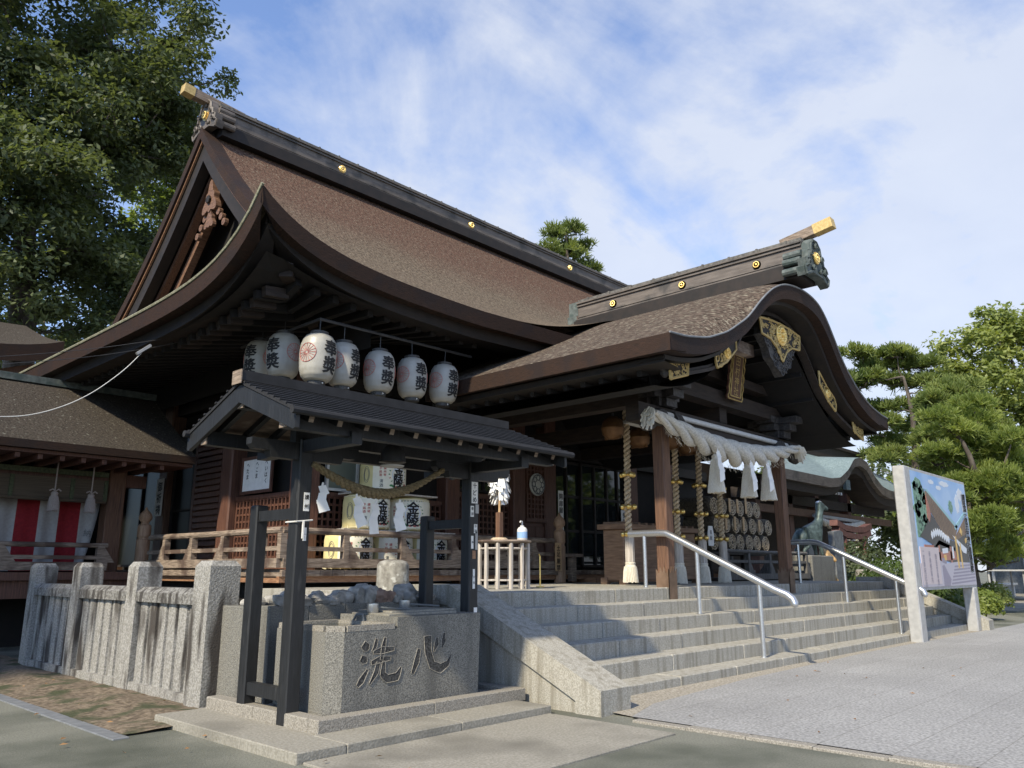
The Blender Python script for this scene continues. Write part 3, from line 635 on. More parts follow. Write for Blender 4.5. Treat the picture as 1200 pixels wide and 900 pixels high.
for sx in (-1, 1):
    for k in range(14):
        y = 6.5 + .36 * k; b.bar((PX + sx * 4.2, y, 4.30), (PX + sx * 3.0, y, 4.62), .09, .11)
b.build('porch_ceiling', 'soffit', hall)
# ------------------------------------------------------------------ hall walls, deck and railings
FZ = 1.40; WY = 12.9; WX = 8.2
MB().box(7.35, 23.0, 11.9, 22, -.05, 1.18).build('underfloor_shade', 'soffit', hall)  # near-black box standing in for the shade of the void under the deck
b = MB()
n = 20
for k in range(68): b.cbox(7.0 + k * .24, 7.0 + k * .24 + .235, 11.45, 12.9, 1.30, 1.40 + random.uniform(-.003, .003), .006)
for k in range(46): b.cbox(6.95, 8.2, 12.95 + k * .24, 12.95 + k * .24 + .235, 1.30, 1.40 + random.uniform(-.003, .003), .006)
deck = b.build('deck', 'grey_wood', hall)
b = MB(); b.box(7.0, 23.2, 11.52, 11.6, 1.2, 1.30); b.box(7.03, 7.12, 11.6, 24, 1.2, 1.30); b.build('deck_fascia', 'orange', deck)
for k in range(4): MB().cbox(7.3 + k * 1.9, 7.55 + k * 1.9, 11.7, 11.95, 0, 1.3).build('deck_post', 'brown', hall)
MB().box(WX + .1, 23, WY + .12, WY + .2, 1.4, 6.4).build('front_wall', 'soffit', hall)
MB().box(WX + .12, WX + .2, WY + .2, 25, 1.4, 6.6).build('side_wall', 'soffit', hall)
for px in (8.25, 11.85, 14.0, 15.15, 18.75, 20.9): MB().cbox(px - .21, px + .21, WY - .2, WY + .2, 1.4, 5.9, .03).build('wall_pillar', 'red', hall)
for py in (15.45, 18.4, 21.2): MB().cbox(WX - .21, WX + .21, py - .22, py + .22, 1.4, 5.9, .03).build('wall_pillar', 'brown' if py > 18 else 'red', hall)
b = MB(); b.box(WX - .12, 23, WY - .13, WY + .1, 4.18, 4.45); b.box(WX - .13, WX + .1, WY, 25, 4.18, 4.45); b.build('lintel', 'dark', hall)
b = MB(); b.box(WX - .1, 23, WY - .1, WY + .1, 4.9, 5.15); b.box(WX - .1, WX + .1, WY, 25, 4.9, 5.15); b.build('upper_lintel', 'dark', hall)
def lattice(x0, x1, z0, z1, axis, c, name='lattice_panel', step=.13, bw=.04, m='red'):
    b = MB(); n = int((x1 - x0) / step); k = int((z1 - z0) / step)
    def B(a0, a1, d0, d1, za, zb): b.box(a0, a1, c - d1, c - d0, za, zb) if axis == 'Y' else b.box(c - d1, c - d0, a0, a1, za, zb)
    for i in range(n + 1): u = x0 + (x1 - x0) * i / n; B(u - bw / 2, u + bw / 2, .0, .05, z0, z1)
    for i in range(k + 1): v = z0 + (z1 - z0) * i / k; B(x0, x1, .012, .04, v - bw / 2, v + bw / 2)
    B(x0 - .04, x1 + .04, -.02, .06, z0 - .08, z0 - .01); B(x0 - .04, x1 + .04, -.02, .06, z1 + .01, z1 + .09)
    return b.build(name, m, hall)
lattice(8.5, 11.6, 1.5, 2.75, 'Y', WY); lattice(12.1, 13.75, 1.5, 3.0, 'Y', WY)
def window(x0, x1, z0, z1, axis, c, cols, rows, m='glass', name='window', fm='dark', fw=.05):
    b = MB()
    def B(a0, a1, d0, d1, za, zb): b.box(a0, a1, c - d1, c - d0, za, zb) if axis == 'Y' else b.box(c - d1, c - d0, a0, a1, za, zb)
    for i in range(cols + 1): u = x0 + (x1 - x0) * i / cols; B(u - fw / 2, u + fw / 2, 0, .07, z0, z1)
    for i in range(rows + 1): v = z0 + (z1 - z0) * i / rows; B(x0, x1, .005, .06, v - fw / 2, v + fw / 2)
    f = b.build(name, fm, hall); g = MB()
    g.box(x0, x1, c - .025, c - .015, z0, z1) if axis == 'Y' else g.box(c - .025, c - .015, x0, x1, z0, z1)
    g.build('pane', m, f); return f
window(12.1, 13.75, 3.15, 4.1, 'Y', WY, 2, 1)
w = window(8.7, 10.1, 2.9, 4.1, 'Y', WY, 2, 1, 'cabinet_glass', fm='white')
for k in range(3): window(15.36 + k * 1.12, 15.36 + k * 1.12 + 1.12, 1.5, 4.1, 'Y', WY - .05 * (k % 2), 2, 3, name='glass_door', fw=.065)
# panelled door leaf with round emblem
b = MB(); b.box(14.2, 15.0, WY - .12, WY - .05, 1.45, 4.1)
for x0, x1 in ((14.25, 14.58), (14.62, 14.95)):
    for z0, z1 in ((1.55, 1.95), (2.02, 2.42)): b.cbox(x0, x1, WY - .14, WY - .119, z0, z1, .01)
dl = b.build('panelled_door', 'red', hall); lattice(14.28, 14.92, 2.6, 4.0, 'Y', WY - .13, 'door_lattice', .11, .035)
b = MB(); b.lathe((14.6, WY - .2, 3.42), [(0, 0), (.27, 0), (.27, .03), (.25, .045), (0, .045)], 28, 'Y'); o = tag(b.build('round_emblem_plate', 'plate', None, origin=(14.6, WY - .2, 3.42)), 'round pale emblem plate hung on the latticed door panel', 'plate')
b = MB()
for k in range(8): a = k * math.pi / 4; b.tube([(14.6 + .16 * math.cos(a) + .06 * math.cos(t), WY - .25, 3.42 + .16 * math.sin(a) + .06 * math.sin(t)) for t in [i * .7 for i in range(10)]], .012, 5)
b.tube([(14.6 + .235 * math.cos(t), WY - .25, 3.42 + .235 * math.sin(t)) for t in [i * .3 for i in range(22)]], .014, 5)
b.build('emblem', 'slate', o, origin=(14.6, WY - .2, 3.42))
# left wall: louvred shutter, notice board, lattice, door openings
lattice(13.2, 15.15, 1.5, 2.75, 'X', WX - .02)
b = MB(); b.box(WX - .05, WX + .05, 15.75, 17.0, 1.45, 4.1)
for k in range(20): b.bar((WX - .09, 15.82, 1.55 + k * .128), (WX - .09, 16.93, 1.55 + k * .128), .075, .085)
b.box(WX - .13, WX, 15.7, 15.8, 1.45, 4.15); b.box(WX - .13, WX, 16.94, 17.04, 1.45, 4.15); b.build('louvred_shutter', 'red', hall)
window(17.15, 18.1, 1.5, 3.9, 'X', WX - .02, 1, 2, m='dim_glass', name='side_door')
window(18.75, 20.8, 1.5, 3.9, 'X', WX - .02, 2, 1, m='dim_glass', name='side_door')
def paper(name, label, p0, w, h, axis, cols, rows_ch, cat='notice', m='paper', par=None, size=None, mt='ink', texts=None, frame=None):
    "paper notice: p0 = upper left corner seen from outside; axis 'Y' faces -Y, 'X' faces -X"
    x, y, z = p0
    f = (lambda u, v, d: (x + u, y - d, z + v)) if axis == 'Y' else (lambda u, v, d: (x - d, y - u, z + v))
    b = MB(); b.prism([(0, 0), (w, 0), (w, -h), (0, -h)], lambda u, v: f(u, v, .012), lambda u, v: f(u, v, 0)); o = tag(b.build(name, m, None, origin=p0), label, cat)
    if texts:
        t = MB(); s = size
        for i, tx in enumerate(texts): write(t, tx, lambda u, v: f(u, v, .0145), s, w * (1 - (i + .5) / len(texts)), -(.06 * h) - s * .55, bold=.02)
        t.build('lettering', mt, o, origin=p0)
    if frame:
        fb = MB(); e = .06
        for u0, u1, v0, v1 in ((-e, w + e, 0, e), (-e, w + e, -h - e, -h), (-e, 0, -h, 0), (w, w + e, -h, 0)): fb.prism([(u0, v0), (u1, v0), (u1, v1), (u0, v1)], lambda u, v: f(u, v, .03), lambda u, v: f(u, v, -.01))
        fb.build('frame', frame, o, origin=p0)
    return o
paper('notice_board', 'white sheet with three columns of writing framed on the hall side wall', (WX - .1, 14.9, 3.55), 1.05, .62, 'X', 3, 4, texts=['へいはく', 'へこま', 'へたま'], size=.11, frame='red')
paper('paper_notice', 'narrow white paper strip pasted on the wide brown pillar by the side door', (WX - .23, 18.6, 3.45), .34, .85, 'X', 1, 3, texts=['御祈祷'], size=.24)
paper('paper_notice', 'narrow white paper strip on the glass doors near the round emblem plate', (15.5, WY - .12, 3.35), .2, 1.0, 'Y', 1, 4, texts=['開扉願'], size=.16)
paper('paper_notice', 'small white sheet on the rightmost glass door pane behind the bell rope', (18.15, WY - .16, 3.0), .26, .8, 'Y', 1, 4, texts=['参拝者'], size=.16)
# railings
def railing(name, par, p, q, posts, z0=FZ, top=2.03, m='grey_wood', ext=0, mid=(1.74,), r=.055):
    p, q = Vector((p[0], p[1], 0)), Vector((q[0], q[1], 0)); d = (q - p).normalized()
    o = MB().tube([p - d * ext + Vector((0, 0, top)), p + (q - p) * .5 + Vector((0, 0, top - .01)), q + d * ext + Vector((0, 0, top))], r, 8).build(name, m, par, smooth=True)
    for z in mid: MB().bar(p + Vector((0, 0, z)), q + Vector((0, 0, z)), .09, .07).build('middle_rail', m, o)
    MB().bar(p + Vector((0, 0, z0 + .11)), q + Vector((0, 0, z0 + .11)), .16, .15).build('base_rail', m, o)
    for t in posts:
        c = p + (q - p) * t; b = MB()
        b.bar(c + Vector((0, 0, z0 + .18)), c + Vector((0, 0, top - .05)), .11, .11, up=d); b.build('railing_post', m, o)
        w = MB(); n = Vector((-d.y, d.x, 0)); 
        w.prism([(-.05, 0), (.28, 0), (.05, .32), (-.05, .32)], lambda u, v: c + d * u + Vector((0, 0, z0 + .18 + v)) - n * .05, lambda u, v: c + d * u + Vector((0, 0, z0 + .18 + v)) + n * .05)
        w.build('post_bracket', m, o)
    return o
def newel(par, x, y, z0=1.13, z1=2.66, m='newel_wood', r=.13):
    s = (z1 - z0) / 1.53
    prof = [(r, 0), (r, .78), (r * .86, .80), (r * .86, .84), (r, .86), (r, 1.08), (r * .9, 1.12), (r * .62, 1.15), (r * .62, 1.19), (r * .98, 1.25), (r * 1.02, 1.31), (r * .8, 1.39), (r * .3, 1.46), (.01, 1.53)]
    return MB().lathe((x, y, z0), [(a, z * s) for a, z in prof], 20).build('newel_post', m, par, smooth=True)
railing('railing', hall, (7.0, 11.5), (13.75, 11.5), (.0, .18, .365, .55, .74, .9), ext=.0)
railing('railing', hall, (7.0, 11.5), (7.0, 16.4), (.12, .38, .62, .85))
newel(hall, 13.98, 11.5); newel(hall, 7.0, 16.75, 1.3)
MB().bar((14.1, 11.5, 1.72), (14.55, 11.35, 1.72), .2, .07).build('low_rail', 'grey_wood', hall); MB().bar((14.35, 11.45, 1.15), (14.35, 11.45, 1.7), .14).build('low_post', 'grey_wood', hall)
MB().box(14.9, 20, 11.2, 11.9, 1.12, 1.22).build('entry_board', 'orange', hall)
# lower deck wing on the right with grey railing
RY = 10.0
MB().box(18.7, 23.7, RY, 12.9, .93, 1.2).build('wing_deck', 'beam', hall)
railing('railing', hall, (18.7, RY), (23.7, RY), (.02, .25, .5, .75, .985), z0=1.12, top=1.88, mid=(1.62,), r=.045, m='wing_grey')
railing('railing', hall, (23.7, RY), (23.7, 12.5), (.5, .98), z0=1.12, top=1.88, mid=(1.62,), r=.045, m='wing_grey')
tag(paper('name_board', 'thin wooden board with black writing leaning on the newel post', (13.62, 11.33, 1.98), .2, .6, 'Y', 1, 4, cat='board', m='tag', texts=['土足厳禁'], size=.13), 'thin wooden board with black writing leaning on the newel post', 'board')

# ------------------------------------------------------------------ offering box, bell ropes, bells, plaque
ob = thing('offering_box', 'broad wooden offering box behind the left porch column', 'offering box', (14.4, 9.7, 1.12))
b = MB(); b.cbox(13.3, 16.1, 9.3, 9.8, 1.2, 2.2, .02); b.build('box_body', 'box_wood', ob)
b = MB(); b.box(13.22, 16.18, 9.22, 9.88, 2.2, 2.3); 
for x in (13.26, 16.02): b.box(x, x + .12, 9.25, 9.4, 1.12, 1.25); b.box(x, x + .12, 9.7, 9.85, 1.12, 1.25)
b.build('box_rim', 'box_wood', ob)
b = MB()
for k in range(11): b.bar((13.36 + k * .265, 9.3, 2.32), (13.36 + k * .265, 9.8, 2.32), .08, .06)
b.build('slat_grille', 'box_wood', ob)
def twist(b, pts, r, strands=3, turns=8, n=7, sub=None, fat=.62):
    "rope of strands wound round a centre line"
    pts = [Vector(p) for p in pts]; N_ = len(pts); rr = r if isinstance(r, list) else [r] * N_
    fr = []; u = None
    for i, p in enumerate(pts):
        d = (pts[min(i + 1, N_ - 1)] - pts[max(i - 1, 0)]).normalized()
        if u is None: u = d.orthogonal().normalized()
        u = (u - d * u.dot(d)).normalized(); fr.append((u.copy(), d.cross(u)))
    for s in range(strands):
        T = []; 
        for i, p in enumerate(pts):
            a = 2 * math.pi * (s / strands + turns * i / (N_ - 1)); T.append(p + (fr[i][0] * math.cos(a) + fr[i][1] * math.sin(a)) * rr[i] * (1 - fat) * 1.25)
        b.tube(T, [q * fat for q in rr], n)
    return b
def tassel(b, x, y, z0, z1, r0, r1, n=26):
    "bundle of hanging cords from z1 (top) to z0"
    b.lathe((x, y, 0), [(r0 * .5, z1), (r0, z1 - .03), (r0 * .9, z1 - .07), (r0 * 1.05, z1 - .1), (r1 * .95, z0 + .03), (r1 * .8, z0), (0, z0 + .01)], 18)
    for k in range(n):
        a = 2 * math.pi * k / n; b.tube([(x + r0 * 1.0 * math.cos(a), y + r0 * 1.0 * math.sin(a), z1 - .1), (x + (r0 * .6 + r1 * .42) * math.cos(a), y + (r0 * .6 + r1 * .42) * math.sin(a), (z0 + z1) / 2), (x + r1 * math.cos(a + .1), y + r1 * math.sin(a + .1), z0 - .02 * random.random())], r1 * .12, 4)
    return b
BR = [(12.5, 1.24, 'leftmost bell rope hanging left of the porch column'), (14.22, 1.2, 'bell rope hanging just right of the left porch column'), (15.16, 1.2, 'third bell rope from the left with pale lower tassel'), (16.04, 1.2, 'rightmost bell rope in front of the stacked straw bales')]
for i, (x, zb, lab) in enumerate(BR):
    o = thing('bell_rope', lab, 'bell rope', (x, 8.6, zb), 'bell ropes hanging under the porch')
    pts = [(x + .02 * math.sin(z * 2), 8.6, z) for z in lin(4.4, 2.0, 150)]; twist(MB(), pts, .062, 2, 13, 7, fat=.52).build('cord', 'hemp', o, smooth=True)
    MB().lathe((x, 8.6, 0), [(.085, 2.02), (.09, 2.0), (.09, 1.55), (.08, 1.53)], 10).build('wooden_grip', 'pale_wood', o)
    tassel(MB(), x, 8.6, zb - .05, 1.56, .10, .13).build('tassel', 'wtassel', o)
    for z in (3.15, 2.55, 2.05):
        b = MB()
        for k in range(5): a = 2 * math.pi * k / 5 + z; b.ball((x + .115 * math.cos(a), 8.6 + .115 * math.sin(a), z), .052, 8)
        b.lathe((x, 8.6, z), [(.08, -.02), (.1, 0), (.08, .02)], 12)
        b.build('jingle_bells', 'brass', o, smooth=True)
for x, y, lab in ((12.15, 8.65, 'old brass drum bell above the leftmost bell rope'), (13.4, 8.9, 'old brass drum bell left of the porch column top'), (14.0, 8.55, 'old brass drum bell hanging right behind the left porch column'), (15.0, 8.75, 'old brass drum bell above the third bell rope')):
    b = MB(); z = 4.0; b.lathe((x, y, z), [(.02, .24), (.1, .22), (.19, .14), (.215, .02), (.225, 0), (.215, -.02), (.20, -.12), (.12, -.19), (.03, -.21)], 20); b.box(x - .015, x + .015, y - .19, y + .19, z - .2, z - .12)
    o = tag(b.build('drum_bell', 'brown_bell', None, smooth=True, origin=(x, y, z)), lab, 'bell', 'drum bells under the porch')
    MB().tube([(x, y, z + .23), (x, y, 4.3)], .02, 6).build('hook', 'iron', o, origin=(x, y, z))
pq = thing('name_plaque', 'vertical framed plaque with gilt characters hung under the porch gable', 'plaque', (14.05, 7.1, 4.62))
tl = .16
def fq(u, v, d): return (14.02 + u, 7.1 - d - v * tl, 4.62 + v)
b = MB(); b.prism([(-.20, .06), (.20, .06), (.20, .86), (-.20, .86)], lambda u, v: fq(u, v, .03), lambda u, v: fq(u, v, 0)); b.build('board', 'brown', pq)
wob = lambda s: [(s * (.27 + .02 * math.sin(k * 1.9)), .0 + .92 * k / 16) for k in range(17)]
b = MB(); po = wob(1) + list(reversed(wob(-1))); b.prism(po, lambda u, v: fq(u, v, .0), lambda u, v: fq(u, v, -.03)); b.build('backing', 'red', pq)
b = MB()
for P in (po + [po[0]], [(-.2, .06), (.2, .06), (.2, .86), (-.2, .86), (-.2, .06)]):
    for p, q in zip(P, P[1:]): b.tube([fq(p[0], p[1], .03), fq(q[0], q[1], .03)], .013, 5)
b.build('gilt_frame', 'gold_flat', pq)
t = MB(); write(t, '田村神社', lambda u, v: fq(u, v, .034), .19, 0, .74, 1.0); t.build('lettering', 'gold_flat', pq)

# ------------------------------------------------------------------ great straw rope with tassels
def sag(x): t = (x - 13.7) / 2.85; return 3.52 + .42 * abs(t) ** 1.7
rp = thing('sacred_rope', 'thick white twisted rope sagging between the two porch columns with hemp tassels', 'rope', (13.7, 7.05, 3.5))
pts = []; rr = []
for i in range(220):
    x = 10.95 + 5.6 * i / 219; t = (x - 13.7) / 2.85; pts.append((x, 7.02 - .03, sag(x))); rr.append(.07 + .155 * max(0, 1 - abs(t) ** 1.5))
twist(MB(), pts, rr, 3, 3.3, 12, fat=.52).build('rope', 'wrope', rp, smooth=True)
for sx, x in ((-1, 10.93), (1, 16.56)):
    b = MB()
    for k in range(46):
        a = rng.uniform(0, 6.3); r = .11 * math.sqrt(rng.random()); b.tube([(x, 6.99 + .05 * math.cos(a), sag(x) + .05 * math.sin(a)), (x + sx * .08, 6.99 + r * math.cos(a), sag(x) - .03 + r * math.sin(a)), (x + sx * .16, 6.99 + 1.2 * r * math.cos(a), sag(x) - .12 - .1 * rng.random() + 1.2 * r * math.sin(a))], .016, 4)
    b.build('rope_end_tuft', 'wtassel', rp)
for x in (12.82, 14.05, 14.88): tassel(MB(), x, 6.93, 2.74, sag(x) - .16, .06, .145, 44).build('tassel', 'wtassel', rp)
b = MB()
for k in range(160):
    x = rng.uniform(11.4, 16); z = sag(x); a = rng.uniform(3.3, 6.1); r = .08 + .18 * max(0, 1 - abs((x - 13.7) / 2.85) ** 1.6); p = Vector((x, 7 + r * math.cos(a), z + r * math.sin(a))); b.tube([p, p + Vector((rng.uniform(-.05, .05), -.02, -.05)), p + Vector((rng.uniform(-.08, .08), -.04, -.10))], .003, 3)
b.build('loose_fibres', 'wtassel', rp)
def shide(b, f, s=1.0, w=.13, n=4):
    "folded zigzag paper streamer hung from the origin: slanted leaves stepping sideways"
    b.prism([(-.012, 0), (.012, 0), (.02, -.06), (-.02, -.06)], lambda u, v: f(u * s, v * s, 0), lambda u, v: f(u * s, v * s, .003))
    x, z = 0, -.04
    for k in range(n):
        h = .15 + .02 * k; d = .05 if k % 2 == 0 else -.035; e = w * (.75 + .12 * k)
        P = [(x - e * .5, z - .03), (x + e * .35, z + .01), (x + e * .62 + d, z - h + .05), (x - e * .3 + d, z - h - .02)]
        b.prism([(u * s, v * s) for u, v in P], lambda u, v: f(u, v, .016 * k + .05 * abs(v % .07)), lambda u, v: f(u, v, .016 * k + .004 + .05 * abs(v % .07))); z -= h * .66; x += d * .5
    return b
for i, (x, lab) in enumerate(((12.62, 'white zigzag paper streamer beside the leftmost hemp tassel'), (13.86, 'white zigzag paper streamer left of the middle hemp tassel'), (14.55, 'white zigzag paper streamer between the two right hemp tassels'))):
    o = tag(shide(MB(), lambda u, v, d: (x + u, 6.76 - d, sag(x) - .12 + v), 1.0, .17).build('paper_streamer', 'paper', None, origin=(x, 6.76, sag(x) - .12)), lab, 'streamer', 'paper streamers on the white rope')
b = MB(); b.tube([(11.5, 7.2, 4.02), (16.7, 7.2, 4.02)], .05, 10); o = tag(b.build('white_pole', 'white', None, smooth=True, origin=(14, 7.12, 4.02)), 'long white pole fixed across the porch above the thick rope', 'pole')
b = MB(); b.box(12.4, 13.9, 7.9, 8.6, 4.12, 4.18); tag(b.build('ceiling_panel_light', 'white', None, origin=(13, 8.2, 4.15)), 'unlit white square panel lamp under the porch ceiling', 'lamp')

# ------------------------------------------------------------------ handrails
def handrail(x, lab):
    o = thing('handrail', lab, 'handrail', (x, 5.6, 0), 'steel handrails on the steps')
    T = [(x, 7.9, 2.0), (x, 7.3, 2.0), (x, 7.16, 1.985), (x, 7.04, 1.93), (x, 5.35, 1.115), (x, 5.18, 1.05), (x, 5.10, .99), (x, 5.07, .92)]
    b = MB().tube(T, .056, 14); b.ball((x, 5.07, .92), .05, 12); b.build('rail', 'steel', o, smooth=True)
    for y, z in ((7.6, 1.12), (6.62, .735), (5.6, .15)):
        zt = 2.0 if y > 7.2 else 1.93 - (7.04 - y) * .482
        p = MB().tube([(x, y, z), (x, y, zt - .02)], .034, 12).build('post', 'steel', o, smooth=True)
        MB().lathe((x, y, z), [(.055, 0), (.055, .008), (.036, .012)], 14).build('flange', 'steel', p)
handrail(11.48, 'steel handrail going down the steps in front of the left porch column'); handrail(17.6, 'steel handrail on the right of the steps near the picture board')
# ------------------------------------------------------------------ water pavilion (open shelter over the basin)
tz = thing('water_pavilion', 'black timber shelter with low dark ridged roof over the stone water basin', 'shelter', (5.2, 6.5, .085))
b = MB()
def sbox(b, x0, x1, y0, y1, z0, z1, n=3, axis='X'):
    L_ = (x1 - x0) if axis == 'X' else (y1 - y0)
    for k in range(n):
        if axis == 'X': b.cbox(x0 + L_ * k / n + .0015, x0 + L_ * (k + 1) / n - .0015, y0, y1, z0, z1, .008)
        else: b.cbox(x0, x1, y0 + L_ * k / n + .0015, y0 + L_ * (k + 1) / n - .0015, z0, z1, .008)
    return b
tb = thing('pavilion_base', 'two tier low granite base slab under the water basin and shelter posts', 'stone base', (5.0, 6.5, 0))
b = MB(); sbox(b, 3.55, 4.0, 5.45, 7.85, -.05, .085, 2, 'Y'); sbox(b, 4.003, 6.47, 5.45, 5.93, -.05, .085, 2); b.cbox(4.003, 6.47, 5.933, 7.9, -.05, .08, .004); b.build('lower_slab', 'slab', tb)
b = MB(); sbox(b, 4.05, 6.62, 5.93, 6.08, .07, .19, 2); sbox(b, 4.05, 4.2, 6.083, 7.85, .07, .19, 2, 'Y'); b.cbox(6.47, 6.62, 6.083, 7.85, .07, .19, .006); b.box(4.2, 6.47, 6.08, 7.85, .08, .14); b.build('upper_kerb', 'granite_l', tb)
TX = (4.12, 6.32); TY = (6.5, 7.22)
for x in TX:
    a = .072
    MB().cbox(x - a, x + a, TY[0] - a, TY[0] + a, .085, 2.6, .012).build('post', 'black', tz)
    MB().cbox(x - .065, x + .065, TY[1] - .065, TY[1] + .065, .14, 2.02, .012).build('brace_post', 'black', tz)
    MB().box(x - .04, x + .04, TY[0] + a, TY[1] + .0, .27, .38).build('tie_beam', 'black', tz); MB().box(x - .04, x + .04, TY[0] + a, TY[1], 1.86, 1.96).build('tie_beam', 'black', tz)
    MB().box(x - .055, x + .055, 5.66, 7.24, 2.47, 2.58).build('cross_arm', 'black', tz)
    b = MB(); b.prism_y([(x - .56, 2.50), (x - .52, 2.46), (x - .38, 2.46), (x - .36, 2.40), (x + .40, 2.40), (x + .42, 2.46), (x + .56, 2.46), (x + .60, 2.50), (x + .60, 2.56), (x - .56, 2.56)], TY[0] - .05, TY[0] + .05); b.build('bracket_arm', 'black', tz)
for y, z in ((5.74, 2.60), (7.1, 2.60), (6.46, 2.86)):
    o = MB().box(3.44, 6.82, y - .05, y + .05, z - .065, z + .065).build('purlin', 'black', tz)
    e = MB()
    for x in (3.432, 6.828): e.box(x - .007, x + .007, y - .048, y + .048, z - .062, z + .062)
    e.build('purlin_end', 'grey_wood', o)
MB().box(4.0, 6.45, TY[0] - .05, TY[0] + .05, 2.562, 2.68).build('head_beam', 'black', tz)
def tr(y): return 3.04 - .40 * abs(y - 6.42)
b = MB()
for y0, y1 in ((5.50, 6.42), (6.42, 7.30)):
    b.prism_x([(y0, tr(y0)), (y1, tr(y1)), (y1, tr(y1) - .03), (y0, tr(y0) - .03)], 3.38, 6.86)
rf = b.build('shelter_roof', 'black_roof', tz)
b = MB()
for k in range(9):
    for s in (-1, 1):
        y = 6.42 + s * (.10 + .1 * k); b.bar((3.37, y, tr(y) + .008), (6.87, y, tr(y) + .006), .022, .014, up=(0, s * .4, 1))
b.build('roof_ribs', 'black_roof', rf)
b = MB(); b.box(3.36, 6.80, 6.35, 6.49, 3.03, 3.12); b.build('ridge_cover', 'black_roof', rf); b = MB(); b.box(3.35, 3.36, 6.34, 6.50, 3.0, 3.125); b.build('ridge_end_cap', 'grey_wood', rf)
MB().tube([(3.34, 5.47, tr(5.5) - .03), (6.9, 5.47, tr(5.5) - .03)], .032, 8).build('gutter', 'black_roof', rf); MB().tube([(3.34, 7.33, tr(7.3) - .03), (6.9, 7.33, tr(7.3) - .03)], .032, 8).build('gutter', 'black_roof', rf)
for x in (3.41, 6.80):
    for s in (-1, 1):
        y1 = 6.42 + s * .93; b = MB(); b.prism_x([(6.42, 3.0), (y1, tr(y1) - .035), (y1, tr(y1) - .16), (y1 - s * .03, tr(y1) - .17), (6.42, 2.84)], x - .02, x + .02); b.build('bargeboard', 'black', rf)
b = MB(); b.prism_x([(5.55, tr(5.55) - .04), (6.42, tr(6.42) - .04), (7.25, tr(7.25) - .04), (7.25, tr(7.25) - .055), (6.42, tr(6.42) - .055), (5.55, tr(5.55) - .055)], 3.45, 6.78); b.build('ceiling_boards', 'pale_wood' if False else 'grey_wood', rf)
for k in range(12):
    x = 3.58 + .28 * k
    o = MB().bar((x, 5.56, tr(5.56) - .09), (x, 6.42, tr(6.42) - .09), .05, .055).bar((x, 6.42, tr(6.42) - .09), (x, 7.25, tr(7.25) - .09), .05, .055).build('rafter', 'black', tz)
    MB().bar((x, 5.553, tr(5.56) - .094), (x, 5.562, tr(5.56) - .09), .046, .05).build('rafter_end', 'grey_wood', o)
# lamp under the roof
l = thing('bell_lamp', 'black bell shaped lamp under the shelter roof', 'lamp', (4.95, 6.2, 2.42))
b = MB(); b.lathe((4.95, 6.2, 2.44), [(.135, 0), (.13, .02), (.12, .08), (.09, .15), (.05, .18), (.0, .19)], 24); b.build('shade', 'iron', l, smooth=True); MB().lathe((4.95, 6.2, 2.395), [(0, 0), (.11, 0), (.12, .012), (0, .014)], 20).build('lens', 'steel_dull', l)
MB().tube([(4.95, 6.2, 2.58), (4.95, 6.2, 2.72)], .02, 6).build('stem', 'iron', l)
# stickers on the posts
def sticker(x, z, w, h, m='paper', txt=None, dx=0, lab='', face='Y'):
    f = lambda u, v, d: (x + dx + u, TY[0] - .0725 - d, z + v)
    b = MB(); b.prism([(-w / 2, 0), (w / 2, 0), (w / 2, h), (-w / 2, h)], lambda u, v: f(u, v, .0025), lambda u, v: f(u, v, -.001)); o = tag(b.build('votive_sticker', m, None, origin=f(0, 0, 0)), lab, 'sticker', 'stickers on the shelter posts')
    if txt:
        t = MB(); s = min(w * .8, h / len(txt) * .85); write(t, txt, lambda u, v: f(u, v, .0045), s, 0, h - h / len(txt) / 2, h / len(txt) / s, bold=.02); t.build('lettering', 'ink', o, origin=f(0, 0, 0))
x = TX[1]
for (dx, z, w, h, m, tx, lab) in ((.0, 2.13, .095, .24, 'paper', '十どめ', 'largest white sticker at the top of the right shelter post'), (.04, 2.02, .05, .10, 'steel_dull', None, 'small grey sticker just under the largest one on the right post'), (-.035, 1.98, .05, .12, 'paper', '奉拝', 'white sticker on the left edge of the right post below the largest sticker'), (.02, 1.8, .05, .10, 'paper', '千社', 'white sticker halfway down the upper right post'), (-.03, 1.63, .035, .14, 'paper', '神', 'slim white sticker left of the orange one'), (.035, 1.62, .035, .2, 'steel_dull', None, 'tall grey sticker on the right edge of the right post'), (.0, 1.52, .05, .09, 'orange', None, 'orange sticker on the right shelter post'), (.0, 1.32, .03, .09, 'paper', None, 'small slanted white sticker below the orange one'), (.0, 1.2, .035, .13, 'paper', '社', 'slim white sticker low on the right post'), (.03, .93, .05, .07, 'paper', None, 'small pale sticker low on the right post near the step')): sticker(x, z, w, h, m, tx, dx, lab)
sticker(TX[0], 1.93, .06, .17, 'paper', '讃州', .02, 'white sticker on the left shelter post'); sticker(TX[0], 1.66, .035, .12, 'paper', '一', .02, 'slim white sticker on the left post below its tie string')
b = MB(); b.tube([(TX[0] + .085 * u, TY[0] + .085 * v, 1.84 + .01 * u) for u, v in ((-1, -1), (1, -1), (1, 1), (-1, 1), (-1, -1))], .008, 6); b.tube([(TX[0] - .01, TY[0] - .09, 1.84), (TX[0] - .012, TY[0] - .092, 1.68)], .012, 5); tag(b.build('tie_string', 'white', None, origin=(TX[0], TY[0], 1.84)), 'white string tied round the left shelter post', 'string')
